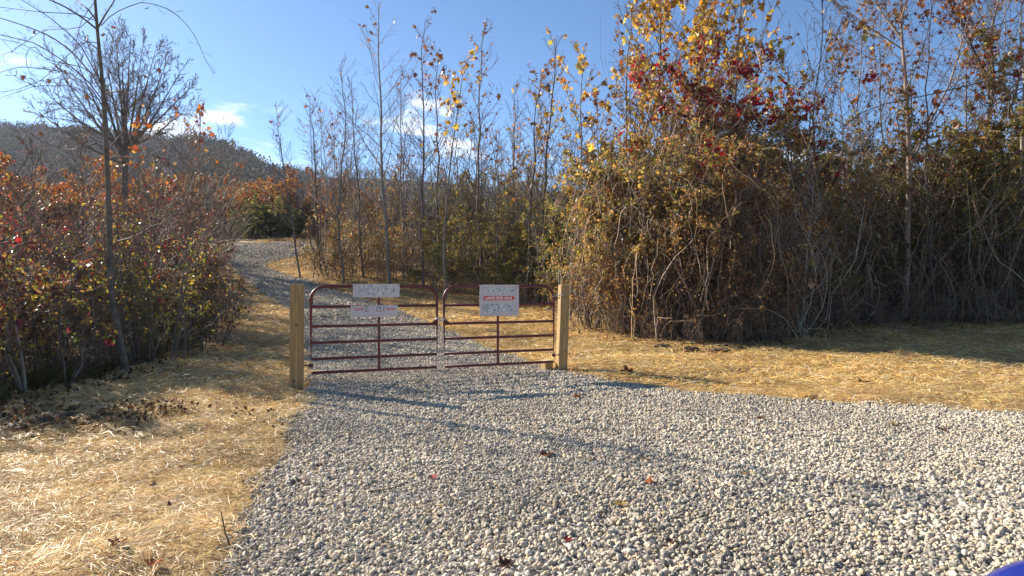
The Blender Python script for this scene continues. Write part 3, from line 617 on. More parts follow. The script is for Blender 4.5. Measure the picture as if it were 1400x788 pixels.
bare_tree([(1238, 442), (1240, 330), (1243, 230), (1238, 120), (1230, 40), (1232, -40), (1228, -110)], 19.6, .095, 'tall bare tan trunked tree rising straight out of the right thicket', 510,
    extra_st=[([(1232, 55), (1205, 20, .3), (1180, -30, .5), (1165, -80, .8)], .03), ([(1230, 30), (1242, -10, -.2), (1250, -60, -.2), (1255, -110, 0)], .03), ([(1240, 240), (1262, 185, .2), (1300, 110, .4), (1318, 40, .6), (1335, -20, .6), (1345, -80, .6)], .045), ([(1232, 68), (1190, 40, -.4), (1150, 12, -.8), (1120, -15, -1)], .022)],
    leaf=few(DKBR, 1000, .07) + few(GOLD, 700, .08), nb=(12, 6, 4), ang=.55, lr=.3)
bare_tree([(1300, 440), (1310, 300), (1345, 200), (1358, 120), (1352, 50), (1370, -30), (1375, -110)], 21, .10, 'dark bare tree with crossing branches behind the right thicket', 511,
    extra_st=[([(1350, 110), (1325, 60), (1300, 0), (1290, -60)], .045), ([(1345, 200), (1385, 140), (1400, 60), (1410, -30)], .06)], leaf=few(ORNG, 2600, .08) + few(RED, 900, .08), pale=False)
bare_tree([(1400, 440), (1405, 330), (1395, 220), (1400, 120), (1392, 40), (1400, -60)], 19.6, .08, 'tree with scattered red and orange leaves at the right edge', 512,
    extra_st=[([(1397, 200), (1375, 130, .3), (1362, 60, .5), (1340, -20, .8)], .03)], leaf=few(ORNG, 1300, .065) + few(YGRN, 2600, .07) + few(RED, 500, .08), lr=.3)
bare_tree([(1180, 442), (1175, 350), (1186, 250), (1170, 160), (1178, 70), (1172, 20)], 22, .05, 'slim grey tree with fine bare twigs left of the tall tan one', 513, leaf=few(DKBR, 350, .08), nb=(14, 6, 3))
for i, (pb, pt, ptop, Y, P_, lab) in enumerate([(1150, 1150, 60, 23, DKBR, 'thin bare tree behind the thicket, just left of the slim grey one'), (1215, 1205, 5, 22.5, DKBR, 'thin bare tree behind the thicket between the slim grey one and the tall tan one'), (1325, 1322, -40, 22, ORNG, 'thin rusty leaved tree behind the thicket right of the dark crossing tree'), (1375, 1372, -60, 23, ORNG, 'thin tree with orange leaves behind the thicket close to the right edge')]):
    sapling(pb, pt, ptop, Y, 1100, P_, lab, 590+i, group='bare trees over the right thicket', r0=.045, zmin=.5, spread=1.7, size=.08, dens=1.3, name='thin_tree', cat='tree')
sapling(1094, 1112, 225, 16.6, 40, YGRN, 'short pale stemmed sapling in front of the thicket at the straw edge', 514, r0=.03, group='bare trees over the right thicket', pale=True, zmin=.5)
sapling(1280, 1268, -20, 19, 350, ORNG, 'thin sapling with rusty leaves between the tan tree and the dark crossing tree', 515, r0=.045, group='bare trees over the right thicket', zmin=.45)
# long arching bare cane leaning in front of the right thicket
def cane(pts, Y, r0, label, seed, leafspec=None, nb=10, name='arching_branch', foot=True, cat='branch', group=None):
    P = [at(t[0], t[1], Y + (t[2] if len(t) > 2 else 0)) for t in pts]
    x, y = P[0].x, P[0].y; z0 = h1(x, y)-.02
    A = np.array([(p.x-x, p.y-y, p.z-z0) for p in P])
    if foot: A[0, 2] = 0
    u = np.linspace(0, len(A)-1, 30); A2 = np.stack([np.interp(u, np.arange(len(A)), A[:, i]) for i in range(3)], -1)
    k = np.hanning(7); k /= k.sum(); A3 = A2.copy()
    for i in range(3): A3[3:-3, i] = np.convolve(A2[:, i], k, 'valid')
    return plant(name, x, y, [(A3, r0*np.linspace(1, .2, len(A3)))], [dict(n=nb, t0=.3, t1=1, ang=.6, lr=.16, K=6, wob=.2, up=.2, rr=.5), dict(n=3, t0=.2, t1=1, ang=.6, lr=.4, K=4, wob=.2, up=.1)], leafspec, label, cat, group, seed=seed, minr=.003, merge=True, barkcols=[(.16, .12, .09), (.12, .09, .07)])
cane([(1500, 445), (1478, 250), (1440, 130), (1400, 112), (1340, 160), (1280, 210), (1225, 255)], 16.5, .034, 'lower long bare branch arching in from the right edge over the thicket', 520, group='bare branches arching in from the right')
cane([(1510, 445), (1490, 200), (1450, 100), (1400, 95), (1300, 125), (1190, 145), (1155, 170), (1140, 200)], 17.5, .03, 'upper long bare branch arching in from the right edge and bending down at its tip', 521, group='bare branches arching in from the right')

# ---- near sapling left of the driveway with its arching vines
def near_sapling():
    Y = 10.7; root_x = at(172, 512, Y).x; z0 = h1(root_x, Y)-.02
    W = lambda pts, dy=0: np.array([(lambda p: (p.x-root_x, p.y-Y, p.z-z0))(at(t[0], t[1], Y + (t[2] if len(t) > 2 else 0))) for t in pts])
    main = W([(172, 514), (167, 480), (158, 440), (152, 400), (150, 340), (149, 280), (147, 220), (144, 160), (141, 110), (136, 60), (132, 10), (129, -50), (127, -120)]); main[0, 2] = 0
    st = [(main, np.linspace(.062, .014, len(main)))]
    lines = [
     ([(135, 42), (115, 26), (90, 10), (55, -5), (20, -20)], .014), ([(134, 30), (122, 14), (104, 0), (80, -25)], .012), ([(135, 40), (145, 22), (158, 2), (170, -30)], .014),
     ([(140, 36), (155, 20), (178, 10), (200, 3), (228, 12), (248, 25), (265, 45), (276, 68), (282, 85), (295, 101)], .007),
     ([(143, 130), (125, 100), (98, 70), (70, 50), (40, 38), (0, 25), (-30, 20)], .012), ([(143, 140), (120, 110), (90, 85), (50, 60), (0, 48), (-30, 45)], .010),
     ([(144, 150), (125, 120), (95, 100), (60, 95), (30, 92), (0, 100)], .009), ([(145, 160), (118, 125), (90, 100), (62, 80), (45, 60), (36, 80), (40, 100), (60, 115), (85, 105)], .006),
     ([(149, 203), (130, 196), (110, 204), (90, 205), (60, 195), (30, 175), (0, 168)], .010), ([(146, 190), (120, 170), (95, 165), (60, 160), (30, 150)], .008),
     ([(144, 165), (130, 130), (110, 112), (88, 106), (72, 125), (76, 160), (90, 190)], .006), ([(148, 205), (170, 180), (180, 150), (200, 160)], .009), ([(148, 190), (160, 150), (175, 120), (190, 100)], .008),
     ([(146, 190), (125, 175), (100, 172), (60, 185), (45, 200), (70, 230)], .005), ([(143, 120), (110, 60), (70, 25), (30, 0), (0, -10)], .008), ([(132, 20), (110, 40), (60, 42), (20, 70), (0, 78)], .006), ([(136, 60), (120, 58), (95, 75), (60, 110), (20, 125), (-20, 128)], .006), ([(141, 110), (112, 92), (70, 84), (30, 60), (-10, 52)], .007), ([(134, 30), (105, 20), (60, 18), (10, 12), (-20, 8)], .007), ([(146, 180), (112, 150), (82, 148), (52, 160), (38, 190), (50, 215)], .006), ([(130, 5), (112, 30), (104, 65), (112, 95), (96, 118)], .005), ([(149, 215), (128, 188), (106, 182), (84, 196), (70, 215)], .005), ([(144, 140), (100, 118), (50, 118), (0, 135)], .006)]
    for l, rad in lines:
        st.append((W([(a, b, random.uniform(-.5, .5) if i else 0) for i, (a, b) in enumerate(l)]), np.linspace(rad*1.15, rad*.5, len(l))))
    def ex(gb, gl, r, bc):
        # a handful of dry curled leaves on the vines
        P = W([(205, 10), (155, 40), (47, 43), (88, 97), (33, 104), (216, 95), (199, 104), (60, 158), (58, 183), (68, 109), (123, 132), (143, 48), (120, 49), (98, 108)])
        leaves(gl, P, .09, pal(r, len(P), [(.08, .04, .025)], [1]), r, shape='lobed', droop=1.5)
    return plant('sapling', root_x, Y, st, [dict(n=9, t0=.25, t1=1, ang=.7, lr=.13, K=6, wob=.3, up=.1, rr=.5, keep=.9), dict(n=2, t0=.3, t1=1, ang=.6, lr=.4, K=4, wob=.25, up=0, rr=.6)], None,
        'near slender bare sapling hung with looping vines left of the driveway', 'sapling', seed=77, minr=.0022, merge=True, extra=ex, barkcols=[(.20, .15, .11), (.16, .12, .09)])
near_sapling()
POKE = [(22, 30, 232, 12.5), (62, 48, 205, 14), (98, 112, 215, 13), (128, 118, 238, 12), (188, 202, 250, 12.5), (222, 214, 212, 15.5), (243, 262, 196, 17), (268, 258, 240, 16), (290, 300, 232, 20)]
for i, (pb, pt, ptop, Y) in enumerate(POKE):
    sapling(pb, pt, ptop, Y, 40, BURG, 'thin bare stem poking up out of the left brush, %s from the left' % NUM[i], 560+i, group='thin stems poking out of the left brush', r0=.016, zmin=.5, size=.06, spread=1.7, bow=(-1)**i*.12, name='sapling')
# big bare tree in front of the hill
def big_bare():
    Y = 38
    e = []
    r = np.random.default_rng(9)
    base = (171, 215)
    for i, (tx, ty) in enumerate([(52, 118), (76, 90), (100, 72), (122, 60), (142, 55), (160, 52), (180, 50), (198, 54), (216, 62), (232, 80), (250, 96), (262, 120), (48, 150), (258, 148)]):
        bx, by = base[0] + r.normal(0, 3), base[1] + r.uniform(-25, 12)
        mx, my = bx*.55 + tx*.45, by*.5 + ty*.5 + 12
        d = r.uniform(-2.2, 2.2)
        e.append(([(bx, by), (mx, my, d*.5), (tx, ty, d)], .10))
    return bare_tree([(172, 330), (171, 270), (171, 235), (174, 200), (172, 165), (170, 130), (168, 95)], Y, .22, 'big leafless tree with a wide fan of fine branches in front of the hill', 530, extra_st=e, name='bare_tree', nb=(13, 9, 5), lr=.37, pale=False, group='bare trees of the left brush', minr=.009, ang=.5)
big_bare()
sapling(283, 268, 150, 24, 300, ORNG, 'thin dark sapling with orange leaves at its top right of the big leafless tree', 540, group='bare trees of the left brush', zmin=.75, size=.11, r0=.04, spread=1.6)
sapling(262, 250, 168, 23, 60, ORNG, 'dark twiggy sapling close to the one with orange leaves', 541, group='bare trees of the left brush', zmin=.6, r0=.035, spread=1.5)
sapling(300, 310, 175, 26, 40, DKBR, 'small bare sapling at the right end of the left brush', 542, group='bare trees of the left brush', zmin=.6, r0=.03, spread=1.5)
sapling(205, 190, 170, 20, 120, ORNG, 'spindly sapling with orange leaves in front of the big leafless tree trunk', 543, group='bare trees of the left brush', zmin=.7, r0=.03, spread=1.3)

# ------------------------------------------------------------------ hills with their far woods
def ridge_row(px):  # photo row of the ridge line
    return np.interp(px, [-700, -200, 0, 120, 250, 300, 335, 372, 420, 520, 640, 800, 1100, 1500, 2200], [150, 143, 150, 158, 168, 172, 190, 212, 216, 222, 232, 245, 262, 280, 300])
def build_hills():
    pxs = np.linspace(-900, 2300, 260); u = np.linspace(0, 1, 26)
    V = []
    tree_pts = []
    ridge = lambda px: np.interp(px, [-900, 250, 300, 380, 440, 700, 2300], [330, 300, 290, 270, 480, 560, 560])
    def surf(px, u_):
        D = ridge(px); base = 95.; Y = base + (D-base)*u_
        ztop = EYE + (HY - ridge_row(px))/F*D - 12.; zb = 6.
        bump = 3.5*(vnoise(px*.35, Y, 22, 71)-.5) + 2.*(vnoise(px, Y, 9, 72)-.5)
        a0 = (zb-EYE)/base; a1 = (ztop-EYE)/D; z = EYE + (a0 + (a1-a0)*np.clip(u_, 0, 1)**.85)*Y + bump*np.clip(u_*2, 0, 1)*(1-.7*u_)
        z = np.where(u_ > 1, ztop - (u_-1)*60, z)
        return (px-CX)/F*Y, Y, z
    uu = np.concatenate([u, [1.15, 1.6]])
    PX, U = np.meshgrid(pxs, uu); X, Y, Z = surf(PX.ravel(), U.ravel())
    V = np.stack([X, Y, Z - 1], -1); nx = len(pxs)
    i = np.arange(len(uu)-1)[:, None]*nx + np.arange(nx-1)[None, :]
    q = np.stack([i, i+1, i+nx+1, i+nx], -1).reshape(-1, 4)
    tag(link('hills', np_mesh('hills', V, q, np.full(len(q), 4), None, True), M_hill), 'long wooded ridge beyond the brush, highest at the left', 'hills', kind='structure')
    # trees: bare crowns of fine twigs with a little leaf colour
    r = np.random.default_rng(81)
    n = 5200
    px = np.where(r.random(n) < .7, r.uniform(-150, 430, n), r.uniform(400, 1500, n)); u_ = 1.03*r.uniform(.02, 1, n)**.75
    far = px > 430
    X, Y, Z = surf(px, u_)
    H = r.uniform(6, 9.5, n); g = Geo()
    leafy = (np.abs(px-325) < 55) | (r.random(n) < .28)
    m = 13
    a = r.uniform(0, 2*PI, (n, m)); sp = r.uniform(.1, .36, (n, m)); b0 = r.uniform(.1, .55, (n, m))
    P0 = np.stack([X, Y, Z], -1)[:, None, :] + np.stack([0*a, 0*a, b0*H[:, None]], -1)
    tip = np.stack([X, Y, Z], -1)[:, None, :] + np.stack([np.cos(a)*sp*H[:, None], np.sin(a)*sp*H[:, None], (b0 + .5*r.uniform(.6, 1, (n, m)))*H[:, None]], -1)
    mid_ = (P0+tip)/2 + r.normal(0, .3, P0.shape)
    P = np.stack([P0, mid_, tip], 2).reshape(-1, 3, 3)
    c = pal(r, n, [(.13, .095, .08), (.17, .12, .10), (.10, .08, .075)], [1, 1, 1], .15)
    tubes(g, P, np.broadcast_to(np.array([.10, .06, .03]), (n*m, 3)), 3, np.repeat(c, m, axis=0))
    tubes(g, np.stack([np.stack([X, Y, Z-1], -1), np.stack([X, Y, Z+H*.6], -1)], 1), np.broadcast_to(np.array([.2, .1]), (n, 2)), 3, c)
    # leaf / twig puffs
    k = 60
    cols = np.where(leafy[:, None], pal(r, n, [(.06, .065, .025), (.13, .08, .04), (.20, .09, .04), (.10, .085, .04)], [3, 2, 1.5, 2], .2), pal(r, n, [(.12, .08, .07), (.16, .10, .08), (.10, .08, .075)], [1, 1, 1], .15))
    d = norm(r.normal(size=(n, k, 3)))*(r.random((n, k, 1))**.4)*np.array([.34, .34, .42])*H[:, None, None]
    C = np.stack([X, Y, Z+H*.58], -1)[:, None, :] + d
    s = np.where(leafy[:, None], r.uniform(.7, 1.4, (n, k)), r.uniform(.25, .6, (n, k)))
    leaves(g, C.reshape(-1, 3), s.ravel(), np.repeat(cols, k, axis=0)*r.uniform(.7, 1.3, (n*k, 1)), r)
    tag(g.build('hillside_wood', M_litter), 'mass of leafless grey brown trees covering the distant ridge', 'woods', kind='stuff')
build_hills()

# ------------------------------------------------------------------ gates, posts, signs, chains
M_gate = mat_plain('red_paint', (.085, .013, .013), .42, spec=.4, noise_sc=14, col2=(.13, .024, .02), lo=.3, hi=.7)
M_wood = mat_plain('treated_pine', (.24, .14, .05), .75, noise_sc=9, col2=(.46, .30, .115), stretch=(4, 4, .16), bump=.35, dist=.004)
M_wood_end = mat_plain('sawn_end', (.62, .48, .24), .8, noise_sc=30, col2=(.5, .36, .16))
M_knot = mat_plain('knot', (.14, .075, .03), .8, noise_sc=60, col2=(.24, .14, .06))
M_steel = mat_plain('galvanised', (.45, .46, .47), .4, metal=.8)
M_black = mat_plain('black_ink', (.03, .03, .035), .7)
M_sign = mat_plain('sign_plastic', (.50, .44, .42), .5, noise_sc=5, col2=(.56, .50, .48))
M_red = mat_plain('sign_red', (.58, .035, .02), .5)
M_pink = mat_plain('sign_rule', (.62, .30, .28), .6)
M_white = mat_plain('sign_white', (.85, .82, .78), .6)
def mat_mottle():
    m, nt, out = newmat('mottled_print')
    tc = nt.nodes.new('ShaderNodeTexCoord'); vo = nt.nodes.new('ShaderNodeTexVoronoi'); vo.inputs['Scale'].default_value = 62; L(nt, tc.outputs['Object'], vo.inputs['Vector'])
    cr = nt.nodes.new('ShaderNodeValToRGB'); cr.color_ramp.interpolation = 'LINEAR'
    e = cr.color_ramp.elements; e[0].position = 0; e[0].color = (.20, .21, .22, 1); e[1].position = 1; e[1].color = (.52, .50, .45, 1)
    x = e.new(.3); x.color = (.30, .31, .32, 1); y = e.new(.5); y.color = (.66, .65, .60, 1)
    sp = nt.nodes.new('ShaderNodeSeparateColor'); L(nt, vo.outputs['Color'], sp.inputs[0]); L(nt, sp.outputs[0], cr.inputs[0])
    b = nt.nodes.new('ShaderNodeBsdfPrincipled'); b.inputs['Roughness'].default_value = .6; L(nt, cr.outputs[0], b.inputs['Base Color']); L(nt, b.outputs[0], out.inputs['Surface'])
    return m
M_mottle = mat_mottle()
def smooth_path(pts, rad_list=None): return np.array(pts, float)
def tube_obj(name, pts, r, mat, parent, n=12, closed=False):
    g = Geo(); P = np.array(pts, float); tubes(g, P, np.full(len(P), r), n)
    return g.build(name, mat, parent, True, col=False)
GL, GH, GB = 1.905, 1.283, .174        # gate length, height, foot clearance
hL = at(425, 400, 9.7); hR = at(757, 400, 11.1)
gdir = Vector((hR.x-hL.x, hR.y-hL.y, 0)).normalized(); grot = math.atan2(gdir.y, gdir.x)
def make_gate(label):
    """local x runs from the hinge side along the gate, z from the ground"""
    root = empty('metal_gate', (hL.x, hL.y, h1(hL.x, hL.y)*0), grot, label, 'gate', 'maroon tube gates')
    rf = .0245; cr = .20; pts = [(0, 0, GB-.02)]
    z1 = GB + GH
    pts += [(0, 0, z1-cr)] + [(cr-cr*math.cos(a), 0, z1-cr+cr*math.sin(a)) for a in np.linspace(.12, PI/2, 9)]
    pts += [(GL-cr+cr*math.sin(a), 0, z1-cr+cr*math.cos(a)) for a in np.linspace(0, PI/2-.12, 9)] + [(GL, 0, z1-cr), (GL, 0, GB-.02)]
    tube_obj('frame', pts, rf, M_gate, root)
    for dz in (.30, .59, .83, 1.07, 1.275):
        z = z1-dz; tube_obj('rail', [(.01, 0, z), (GL*.5, 0, z), (GL-.01, 0, z)], .0215, M_gate, root)
    bm = bmesh.new(); bmesh.ops.create_cube(bm, size=1, matrix=Matrix.Translation((GL*.52, -.027, (GB+.02 + z1-.02)/2)) @ Matrix.Diagonal((.04, .012, GH-.04, 1)))
    me = bpy.data.meshes.new('upright'); bm.to_mesh(me); bm.free(); link('upright', me, M_gate, root)
    # hinge lugs with bolts on the hinge side
    for z in (GB+.12, z1-.20):
        hb = bmesh.new()
        bmesh.ops.create_cone(hb, cap_ends=True, segments=12, radius1=.03, radius2=.03, depth=.05, matrix=Matrix.Translation((0, 0, z)))
        bmesh.ops.create_cone(hb, cap_ends=True, segments=8, radius1=.009, radius2=.009, depth=.12, matrix=Matrix.Translation((-.06, 0, z)) @ Matrix.Rotation(PI/2, 4, 'Y'))
        me = bpy.data.meshes.new('hinge'); hb.to_mesh(me); hb.free(); link('hinge', me, M_gate, root)
    # latch gusset on the free side
    gm = bmesh.new(); vs = [gm.verts.new(v) for v in ((GL-.005, -.006, z1-.50), (GL-.10, -.006, z1-.585), (GL-.005, -.006, z1-.585), (GL-.005, .006, z1-.50), (GL-.10, .006, z1-.585), (GL-.005, .006, z1-.585))]
    gm.faces.new(vs[:3]); gm.faces.new(vs[3:][::-1]); [gm.faces.new((vs[i], vs[(i+1) % 3], vs[3+(i+1) % 3], vs[3+i])) for i in range(3)]
    me = bpy.data.meshes.new('latch_plate'); gm.to_mesh(me); gm.free(); link('latch_plate', me, M_gate, root)
    return root
g1 = make_gate('left maroon tube gate carrying the lot number sign, hinged on the left post')
end = Vector((hR.x, hR.y, 0))
g2 = copy_thing(g1, (end.x, end.y, 0), grot+PI)
g2['label'] = 'right maroon tube gate carrying the land for sale sign, hinged on the right post'
for g_ in (g1, g2): g_.rotation_euler.x = 0

def post(x, y, H, w, rz, leanx, label, knots, group='square wooden gate posts', name='wooden_post', notch=0):
    root = empty(name, (x, y, -.12), rz, label, 'post', group)
    bm = bmesh.new(); bmesh.ops.create_cube(bm, size=1, matrix=Matrix.Translation((0, 0, (H+.12)/2)) @ Matrix.Diagonal((w, w, H+.12, 1)))
    bmesh.ops.bevel(bm, geom=[e for e in bm.edges], offset=.006, segments=2, affect='EDGES')
    # cut along the length so that the grain and a slight twist show
    bmesh.ops.bisect_plane(bm, geom=bm.verts[:]+bm.edges[:]+bm.faces[:], plane_co=(0, 0, H*.5), plane_no=(0, 0, 1))
    me = bpy.data.meshes.new('shaft'); bm.to_mesh(me); bm.free(); s = link('shaft', me, M_wood, root)
    s.rotation_euler = (0, leanx, 0)
    bm = bmesh.new(); bmesh.ops.create_cube(bm, size=1, matrix=Matrix.Translation((0, 0, H+.122)) @ Matrix.Diagonal((w-.012, w-.012, .005, 1)))
    me = bpy.data.meshes.new('sawn_top'); bm.to_mesh(me); bm.free(); link('sawn_top', me, M_wood_end, root).rotation_euler = (0, leanx, 0)
    for (kx, kz, kr) in knots:
        bm = bmesh.new(); bmesh.ops.create_cone(bm, cap_ends=True, segments=14, radius1=kr, radius2=kr*.8, depth=.004, matrix=Matrix.Translation((kx, -w/2-.001, kz+.12)) @ Matrix.Diagonal((1, 1, 1.4, 1)) @ Matrix.Rotation(PI/2, 4, 'X'))
        me = bpy.data.meshes.new('knot'); bm.to_mesh(me); bm.free(); link('knot', me, M_knot, root).rotation_euler = (0, leanx, 0)
    return root
post(at(405, 0, 9.3).x, 9.3, 1.487, .158, .06, .008, 'left square wooden gate post standing on the straw edge', [(.01, .92, .018), (.02, .90, .008), (-.02, .13, .02)])
post(at(767, 0, 11.25).x, 11.25, 1.472, .158, .30, .036, 'right square wooden gate post, leaning slightly to the right', [(.0, 1.28, .014), (.02, .35, .012), (-.03, .72, .008)])
# short block at the foot of the right post
bk = empty('wooden_block', (at(748, 0, 11.3).x, 11.33, -.05), .5, 'short wooden block on the ground under the right gate hinge', 'wooden block')
bm = bmesh.new(); bmesh.ops.create_cube(bm, size=1, matrix=Matrix.Translation((0, 0, .115)) @ Matrix.Diagonal((.15, .15, .23, 1))); bmesh.ops.bevel(bm, geom=bm.edges[:], offset=.006, segments=1, affect='EDGES')
me = bpy.data.meshes.new('block_body'); bm.to_mesh(me); bm.free(); link('block_body', me, M_wood, bk)
bm = bmesh.new(); bmesh.ops.create_cube(bm, size=1, matrix=Matrix.Translation((0, 0, .232)) @ Matrix.Diagonal((.138, .138, .005, 1)))
me = bpy.data.meshes.new('sawn_top'); bm.to_mesh(me); bm.free(); link('sawn_top', me, M_wood_end, bk)

# chains
def chain(name, pts, label, cat='chain'):
    """links placed along the polyline pts (world)"""
    P = np.array([tuple(p) for p in pts]); seg = np.linalg.norm(np.diff(P, axis=0), axis=1); s = np.concatenate([[0], np.cumsum(seg)]); n = int(s[-1]/.026)
    g = Geo()
    for k in range(n):
        t = (k+.5)/n*s[-1]; c = np.array([np.interp(t, s, P[:, i]) for i in range(3)]); c2 = np.array([np.interp(min(t+.01, s[-1]), s, P[:, i]) for i in range(3)]); c0 = np.array([np.interp(max(t-.01, 0), s, P[:, i]) for i in range(3)])
        T = norm(c2-c0); ref = np.array([0, 0, 1.]) if abs(T[2]) < .8 else np.array([1., 0, 0]); A = norm(np.cross(T, ref)); B = np.cross(T, A)
        if k % 2: A = B
        th = np.linspace(0, 2*PI, 11); ring = c + np.outer(np.cos(th)*.020, T) + np.outer(np.sin(th)*.010, A)
        tubes(g, ring, np.full(11, .0038), 5)
    o = g.build(name, M_steel, None, True, col=False)
    # origin at its first point
    return tag(o, label, cat, 'chains holding the gates')
def gp(u, z, off=0.0):       # a point on the line of the gates, u metres from the left hinge
    n = Vector((-gdir.y, gdir.x, 0)); p = Vector((hL.x, hL.y, 0)) + gdir*u + n*off; p.z = z; return p
GT = (end - Vector((hL.x, hL.y, 0))).length
um = GT/2
zc = GB+GH-.52
chain('gate_chain', [gp(um+.06*math.cos(a)*1.4, zc + .02*math.sin(a*1), .045*math.sin(a)*-1) for a in np.linspace(0, 2*PI, 17)] + [gp(um-.02, zc-.03, -.05), gp(um-.05, zc-.11, -.045)], 'steel chain looped round both gate frames where they meet')
pr_ = at(767, 0, 11.25)
chain('gate_chain', [gp(GT-.03, GB+GH-.17, -.03), gp(GT+.05, GB+GH-.155, -.05), Vector((pr_.x-.02, pr_.y-.11, GB+GH-.15)), Vector((pr_.x+.07, pr_.y-.06, GB+GH-.14))], 'short steel chain tying the right gate to the right post')

# signs
def plate(name, u0, u1, z0, z1, off, th, mat, parent, seg=6, warp=0.0):
    bm = bmesh.new(); nx = seg
    vs = [[bm.verts.new((u0 + (u1-u0)*i/nx, off - s*th, z)) for i in range(nx+1)] for s in (0, 1) for z in (z0, z1)]
    b0, t0, b1, t1 = vs
    for i in range(nx):
        bm.faces.new((b1[i], b1[i+1], t1[i+1], t1[i])); bm.faces.new((b0[i+1], b0[i], t0[i], t0[i+1])); bm.faces.new((b0[i], b0[i+1], b1[i+1], b1[i])); bm.faces.new((t1[i], t1[i+1], t0[i+1], t0[i]))
    bm.faces.new((b0[0], b1[0], t1[0], t0[0])); bm.faces.new((b1[nx], b0[nx], t0[nx], t1[nx]))
    bmesh.ops.recalc_face_normals(bm, faces=bm.faces[:])
    me = bpy.data.meshes.new(name); bm.to_mesh(me); bm.free(); return link(name, me, mat, parent)
def text(name, s, x, z, size, mat, parent, off, width=None, bold=0.0, shear=0.0, sx=1.0):
    c = bpy.data.curves.new(name, 'FONT'); c.body = s; c.size = size; c.align_x = 'CENTER'; c.align_y = 'CENTER'; c.extrude = .0006; c.offset = bold; c.shear = shear
    t = bpy.data.objects.new(name, c); COL.objects.link(t)
    dg = bpy.context.evaluated_depsgraph_get(); dg.update()
    me = bpy.data.meshes.new_from_object(t.evaluated_get(dg)); bpy.data.objects.remove(t); bpy.data.curves.remove(c)
    co = np.array([v.co[:] for v in me.vertices]); w = co[:, 0].max()-co[:, 0].min()
    k = width/w if width else sx
    for v in me.vertices: v.co = (x + v.co.x*k, off - v.co.z, z + v.co.y)
    me.materials.clear(); me.name = name; return link(name, me, mat, parent)
def strokes(name, polylines, mat, parent, off, w=.004):
    g = Geo()
    for p in polylines: tubes(g, np.array([(a, off, b) for a, b in p], float), np.full(len(p), w), 5)
    return g.build(name, mat, parent, True, col=False)
def speck(name, x0, x1, z0, z1, off, mat, parent, seed):
    """irregular pebbly printed patch"""
    r = np.random.default_rng(seed); n = 26; V = []
    xs = np.linspace(x0, x1, n); top = z1 - r.uniform(0, .15, n)*(z1-z0); bot = z0 + r.uniform(0, .15, n)*(z1-z0)
    k = 3; top[0] = top[-1] = (z0*.35+z1*.65); bot[0] = bot[-1] = (z0*.65+z1*.35)
    bm = bmesh.new(); a = [bm.verts.new((x, off, z)) for x, z in zip(xs, bot)]; b = [bm.verts.new((x, off, z)) for x, z in zip(xs, top)]
    for i in range(n-1): bm.faces.new((a[i], a[i+1], b[i+1], b[i]))
    me = bpy.data.meshes.new(name); bm.to_mesh(me); bm.free(); return link(name, me, mat, parent)
def u_at(px):   # distance along the gates for a photo column
    t = (px-CX)/F; return (t*hL.y - hL.x)/(gdir.x - t*gdir.y)
def z_at(px, py):
    u = u_at(px); Y = hL.y + gdir.y*u; return EYE - (py-HY)/F*Y
def sign_root(name, px, py, label):
    u = u_at(px); p = gp(u, z_at(px, py)); return empty(name, p, grot, label, 'sign', 'signs on the gates'), u
# upper left sign
sr, uc = sign_root('notice_sign', 514, 398, 'long narrow white sign with mottled grey print, upper one on the left gate'); o_ = -.044
w0, w1 = u_at(482)-uc, u_at(545.5)-uc; zt, zb = z_at(514, 388.5)-sr.location.z, z_at(514, 406.5)-sr.location.z
plate('panel', w0, w1, zb, zt, o_, .004, M_sign, sr); speck('mottled_print', w0+.09, w1-.07, zb+.02, zt-.008, o_-.0065, M_mottle, sr, 1)
for k in (w0+.03, w1-.03): strokes('tie', [[(k, zt-.03), (k, zt+.006)]], M_black, sr, o_-.006, .0025)
# lot number sign
sr, uc = sign_root('lot_number_sign', 511, 425, 'white sign with red letters and a handwritten lot number, lower one on the left gate')
w0, w1 = u_at(479)-uc, u_at(543)-uc; zt, zb = z_at(511, 417.5)-sr.location.z, z_at(511, 433.5)-sr.location.z; W_ = w1-w0
plate('panel', w0, w1, zb, zt, o_, .004, M_sign, sr)
zz = zt-.055; q = o_-.0055
text('red_lettering', 'Lot #', w0+W_*.165, zz, .062, M_red, sr, q, width=W_*.17, bold=.0012); text('red_lettering', '/', w0+W_*.475, zz, .055, M_red, sr, q); text('red_lettering', 'Acres', w0+W_*.845, zz, .062, M_red, sr, q, width=W_*.185, bold=.0012)
def st2(cx, pts, s): return [(cx + a*s, zz + b*s) for a, b in pts]
strokes('handwritten_lot_number', [st2(w0+W_*.325, [(-.5, .55), (-.2, .95), (.3, .9), (.35, .4), (0, -.2), (-.5, -.8), (.1, -.75), (.65, -.7)], .042)], M_black, sr, q-.001, .0036)
strokes('handwritten_acreage', [st2(w0+W_*.555, [(0, .95), (-.03, -.85)], .042), st2(w0+W_*.61, [(-.4, .8), (.1, .95), (.35, .6), (-.1, .15), (.4, -.2), (.3, -.7), (-.4, -.85)], .042), st2(w0+W_*.653, [(0, -.72), (.12, -.82)], .042), st2(w0+W_*.70, [(0, .95), (-.03, -.85)], .042)], M_black, sr, q-.001, .0036)
strokes('red_rule', [[(w0+.035, zb+.028), (w1-.035, zb+.028)], [(w0+W_*.26, zz-.04), (w0+W_*.42, zz-.04)], [(w0+W_*.52, zz-.04), (w0+W_*.73, zz-.04)]], M_pink, sr, q, .0018)
for k in (w0+.03, w1-.03): strokes('tie', [[(k, zt-.035), (k, zt+.006)]], M_black, sr, o_-.006, .0025)
